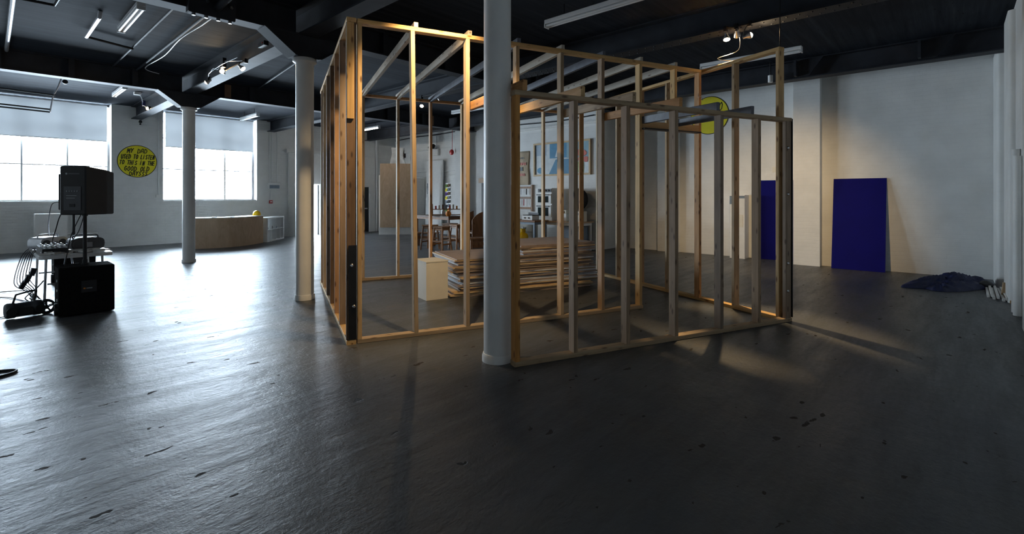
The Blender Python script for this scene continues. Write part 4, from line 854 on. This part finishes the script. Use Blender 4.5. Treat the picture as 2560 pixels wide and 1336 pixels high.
t = thing('soap_bottle', 'white pump bottle at the front of the kitchen table', 'bottle', (10.85, 8.13, .801)); obj('body', lathe(NB(), [(.04,0),(.042,.02),(.04,.18),(.02,.22),(.015,.25)], 16), M['white'], t, smooth=True); obj('pump', tube(NB(), [(0,0,.25),(0,0,.31),(-.04,0,.31)], .010, 8), M['white'], t)
t = thing('hob', 'small white two ring hob on the dark work table', 'hob', (10.36, 8.75, .831), -math.pi/2); bxo('body', (-.19,.19,-.15,.15,0,.12), M['white'], t, bevel=.006); [obj('knob', cyl(NB(), (x,-.175,.06), (x,-.15,.06), .020, 12), M['black'], t) for x in (-.08,.06)]; bxo('pan_support', (-.17,.17,-.13,.13,.121,.14), M['black'], t); bxo('lid', (-.18,.18,.12,.14,.141,.20), M['mid_grey'], t)
t = thing('herb_pot', 'pot of green herbs on the dark work table', 'plant', (10.2, 9.28, .831)); obj('pot', lathe(NB(), [(.07,0),(.10,.11),(.105,.12)], 16), M['mid_grey'], t, smooth=True); bm = NB(); rn = random.Random(9)
for k in range(90):
    a, r = rn.uniform(0,6.28), rn.uniform(0,.15); p = Vector((r*math.cos(a), r*math.sin(a), .12+rn.uniform(0,.13))); s = .025; q = Vector((rn.uniform(-1,1),rn.uniform(-1,1),rn.uniform(-.3,1))).normalized(); x, y = frame_of(q)
    bm.faces.new([bm.verts.new(p+x*s), bm.verts.new(p+y*s*.6), bm.verts.new(p-x*s), bm.verts.new(p-y*s*.6)])
obj('leaves', bm, M['green'], t)
t = thing('red_pan', 'dark red casserole beside the herb pot', 'pan', (10.15, 9.58, .831)); obj('body', lathe(NB(), [(.10,0),(.13,.03),(.13,.11),(.12,.12)], 20), M['red'], t, smooth=True); obj('lid', lathe(NB(), [(.125,.121),(.10,.15),(.02,.165),(.02,.19),(.002,.195)], 20), M['red'], t, smooth=True)
t = thing('gas_bottle', 'yellow gas bottle under the dark work table', 'bottle', (10.3, 8.98, 0)); obj('body', lathe(NB(), [(.12,0),(.15,.03),(.155,.08),(.155,.36),(.13,.43),(.07,.47),(.06,.48)], 22), M['yellow_gloss'], t, smooth=True); obj('collar', lathe(NB(), [(.075,.481),(.075,.57),(.065,.58)], 18), M['yellow_gloss'], t, smooth=True); obj('valve', cyl(NB(), (0,0,.58), (0,0,.63), .025, 10), M['silver'], t)
t = thing('fridge', 'low cream fridge with a dark emblem under the tables', 'fridge', (10.93, 9.35, 0), -math.pi/2); bxo('body', (-.26,.26,-.08,.17,0,.70), M['cream'], t, bevel=.008); d_ = bxo('door', (-.255,.255,-.10,-.081,.01,.69), M['cream'], t); obj('emblem', prism(NB(), [(-.04,.55),(.0,.50),(.04,.55),(.03,.58),(0,.565),(-.03,.58)], -.103, -.1005, 'y'), M['dark_grey'], d_); bxo('seam', (-.255,.255,-.103,-.1005,.44,.448), M['dark_grey'], d_)

# ------------------------------------------------------------------ stools, benches and the wooden bookrack
def stool(loc, rz, label, group=None, h=.69):
    t = thing('wooden_stool', label, 'stool', loc, rz, group); s = .17
    bxo('seat', (-s,s,-s,s,h-.035,h), M['stool'], t, bevel=.006)
    for sx in (-1,1):
        for sy in (-1,1): stick('leg', (sx*.19,sy*.19,0), (sx*.135,sy*.135,h-.036), .04, .04, 'stool', t)
    for sy in (-1,1): stick('apron', (-.115,sy*.136,h-.075), (.115,sy*.136,h-.075), .06, .022, 'stool', t, (0,0,1)); stick('apron', (sy*.136,-.115,h-.075), (sy*.136,.115,h-.075), .06, .022, 'stool', t, (0,0,1))
    for sy in (-1,1): stick('stretcher', (-.155,sy*.172,.22), (.155,sy*.172,.22), .04, .022, 'stool', t, (0,0,1)); stick('stretcher', (sy*.17,-.155,.30), (sy*.17,.155,.30), .04, .022, 'stool', t, (0,0,1))
    return t
stool(tuple(flo(1104, 631)), math.radians(10), 'square wooden stool nearest the board pile'); stool(tuple(flo(1145, 622)), math.radians(-5), 'square wooden stool beside the wooden bookrack panel')
stool(tuple(flo(1075, 624)), math.radians(20), 'wooden stool at the outer end of the long dark table'); stool(tuple(flo(1125, 617)), math.radians(5), 'wooden stool tucked under the long dark table')
def bench(loc, rz, L, h, label):
    t = thing('wooden_bench', label, 'bench', loc, rz); bxo('seat', (-L/2,L/2,-.14,.14,h-.04,h), M['stool'], t, bevel=.006)
    for s in (-1,1): bxo('leg_board', (s*(L/2-.15)-.02,s*(L/2-.15)+.02,-.12,.12,0,h-.041), M['stool'], t)
    bxo('stretcher', (-L/2+.17,L/2-.17,-.015,.015,h-.2,h-.12), M['stool'], t)
bench(tuple(flo(1064, 614)), math.radians(-60), .8, .40, 'low wooden bench behind the stools'); bench(tuple(flo(1202, 634)), math.radians(-40), .8, .42, 'low wooden bench partly hidden by the end column')
ktable('dining_table', 9.75, 10.4, 11.55, 13.3, .86, M['bench'], M['bench'], 'long dark wooden table behind the stools'); 
t = thing('bookrack', 'wooden bookrack with two scrolled end panels on the long table', 'rack', (10.06, 12.0, .861), math.radians(-40))
scroll = [(-.14,0),(.14,0),(.14,.18),(.10,.22),(.05,.26),(.0,.29),(-.06,.33),(-.10,.38),(-.14,.38)]
for x in (-.45,.45): obj('end_panel', prism(NB(), scroll, x-.016, x+.016, 'x'), M['bench'], t)
for zz in (.03,.20): bxo('shelf', (-.433,.433,-.12,.10,zz,zz+.02), M['stool'], t)
rn = random.Random(4)
for k in range(7):
    q = Matrix.Rotation(math.radians(-40),4,'Z') @ Vector((-.34+.11*k,-.02,.221)); tag(bxo('book', (-.025,.025,-.08,.08,0,.10+.02*(k%3)), M[['red','cream','brown_block','steel_blue','red','cream','orange'][k]], loc=Vector((10.06,12.0,.861))+q, rot=(0,0,math.radians(-40))), ['dark red book on the wooden bookrack shelf','cream book on the wooden bookrack shelf','brown book on the wooden bookrack shelf','blue grey book on the wooden bookrack shelf','dark red book on the wooden bookrack shelf','cream book on the wooden bookrack shelf','orange book on the wooden bookrack shelf'][k], 'book', 'books on the bookrack')
t = thing('settle_end', 'tall scrolled wooden settle with a plank seat beside the end column', 'settle', (9.72, 10.22, 0), math.radians(62)); obj('end_panel', prism(NB(), [(-.16,0),(.16,0),(.16,.80),(.10,.88),(.02,.95),(-.06,1.0),(-.16,1.04)], -.02, .02, 'x'), M['bench'], t); bxo('seat', (.021,1.0,-.15,.15,.40,.44), M['stool'], t); bxo('back', (.021,1.0,-.155,-.125,.50,.80), M['bench'], t); obj('end_panel', prism(NB(), [(-.16,0),(.16,0),(.16,.80),(.10,.88),(.02,.95),(-.06,1.0),(-.16,1.04)], 1.001, 1.04, 'x'), M['bench'], t)
t = thing('glass_jug', 'grey glass jug on the long dark table', 'jug', (10.2, 12.35, .861)); obj('body', lathe(NB(), [(.05,0),(.065,.05),(.06,.12),(.035,.17),(.04,.21)], 18), M['polythene'], t, smooth=True)
t = thing('orange_pot', 'round orange pot on the long dark table', 'pot', (9.86, 11.68, .861)); obj('body', lathe(NB(), [(.05,0),(.085,.05),(.09,.10),(.06,.16),(.03,.17)], 18), M['orange'], t, smooth=True)
for o in list(bpy.data.objects):
    if o.type == 'EMPTY' and not o.children and 'kind' not in o: bpy.data.objects.remove(o)
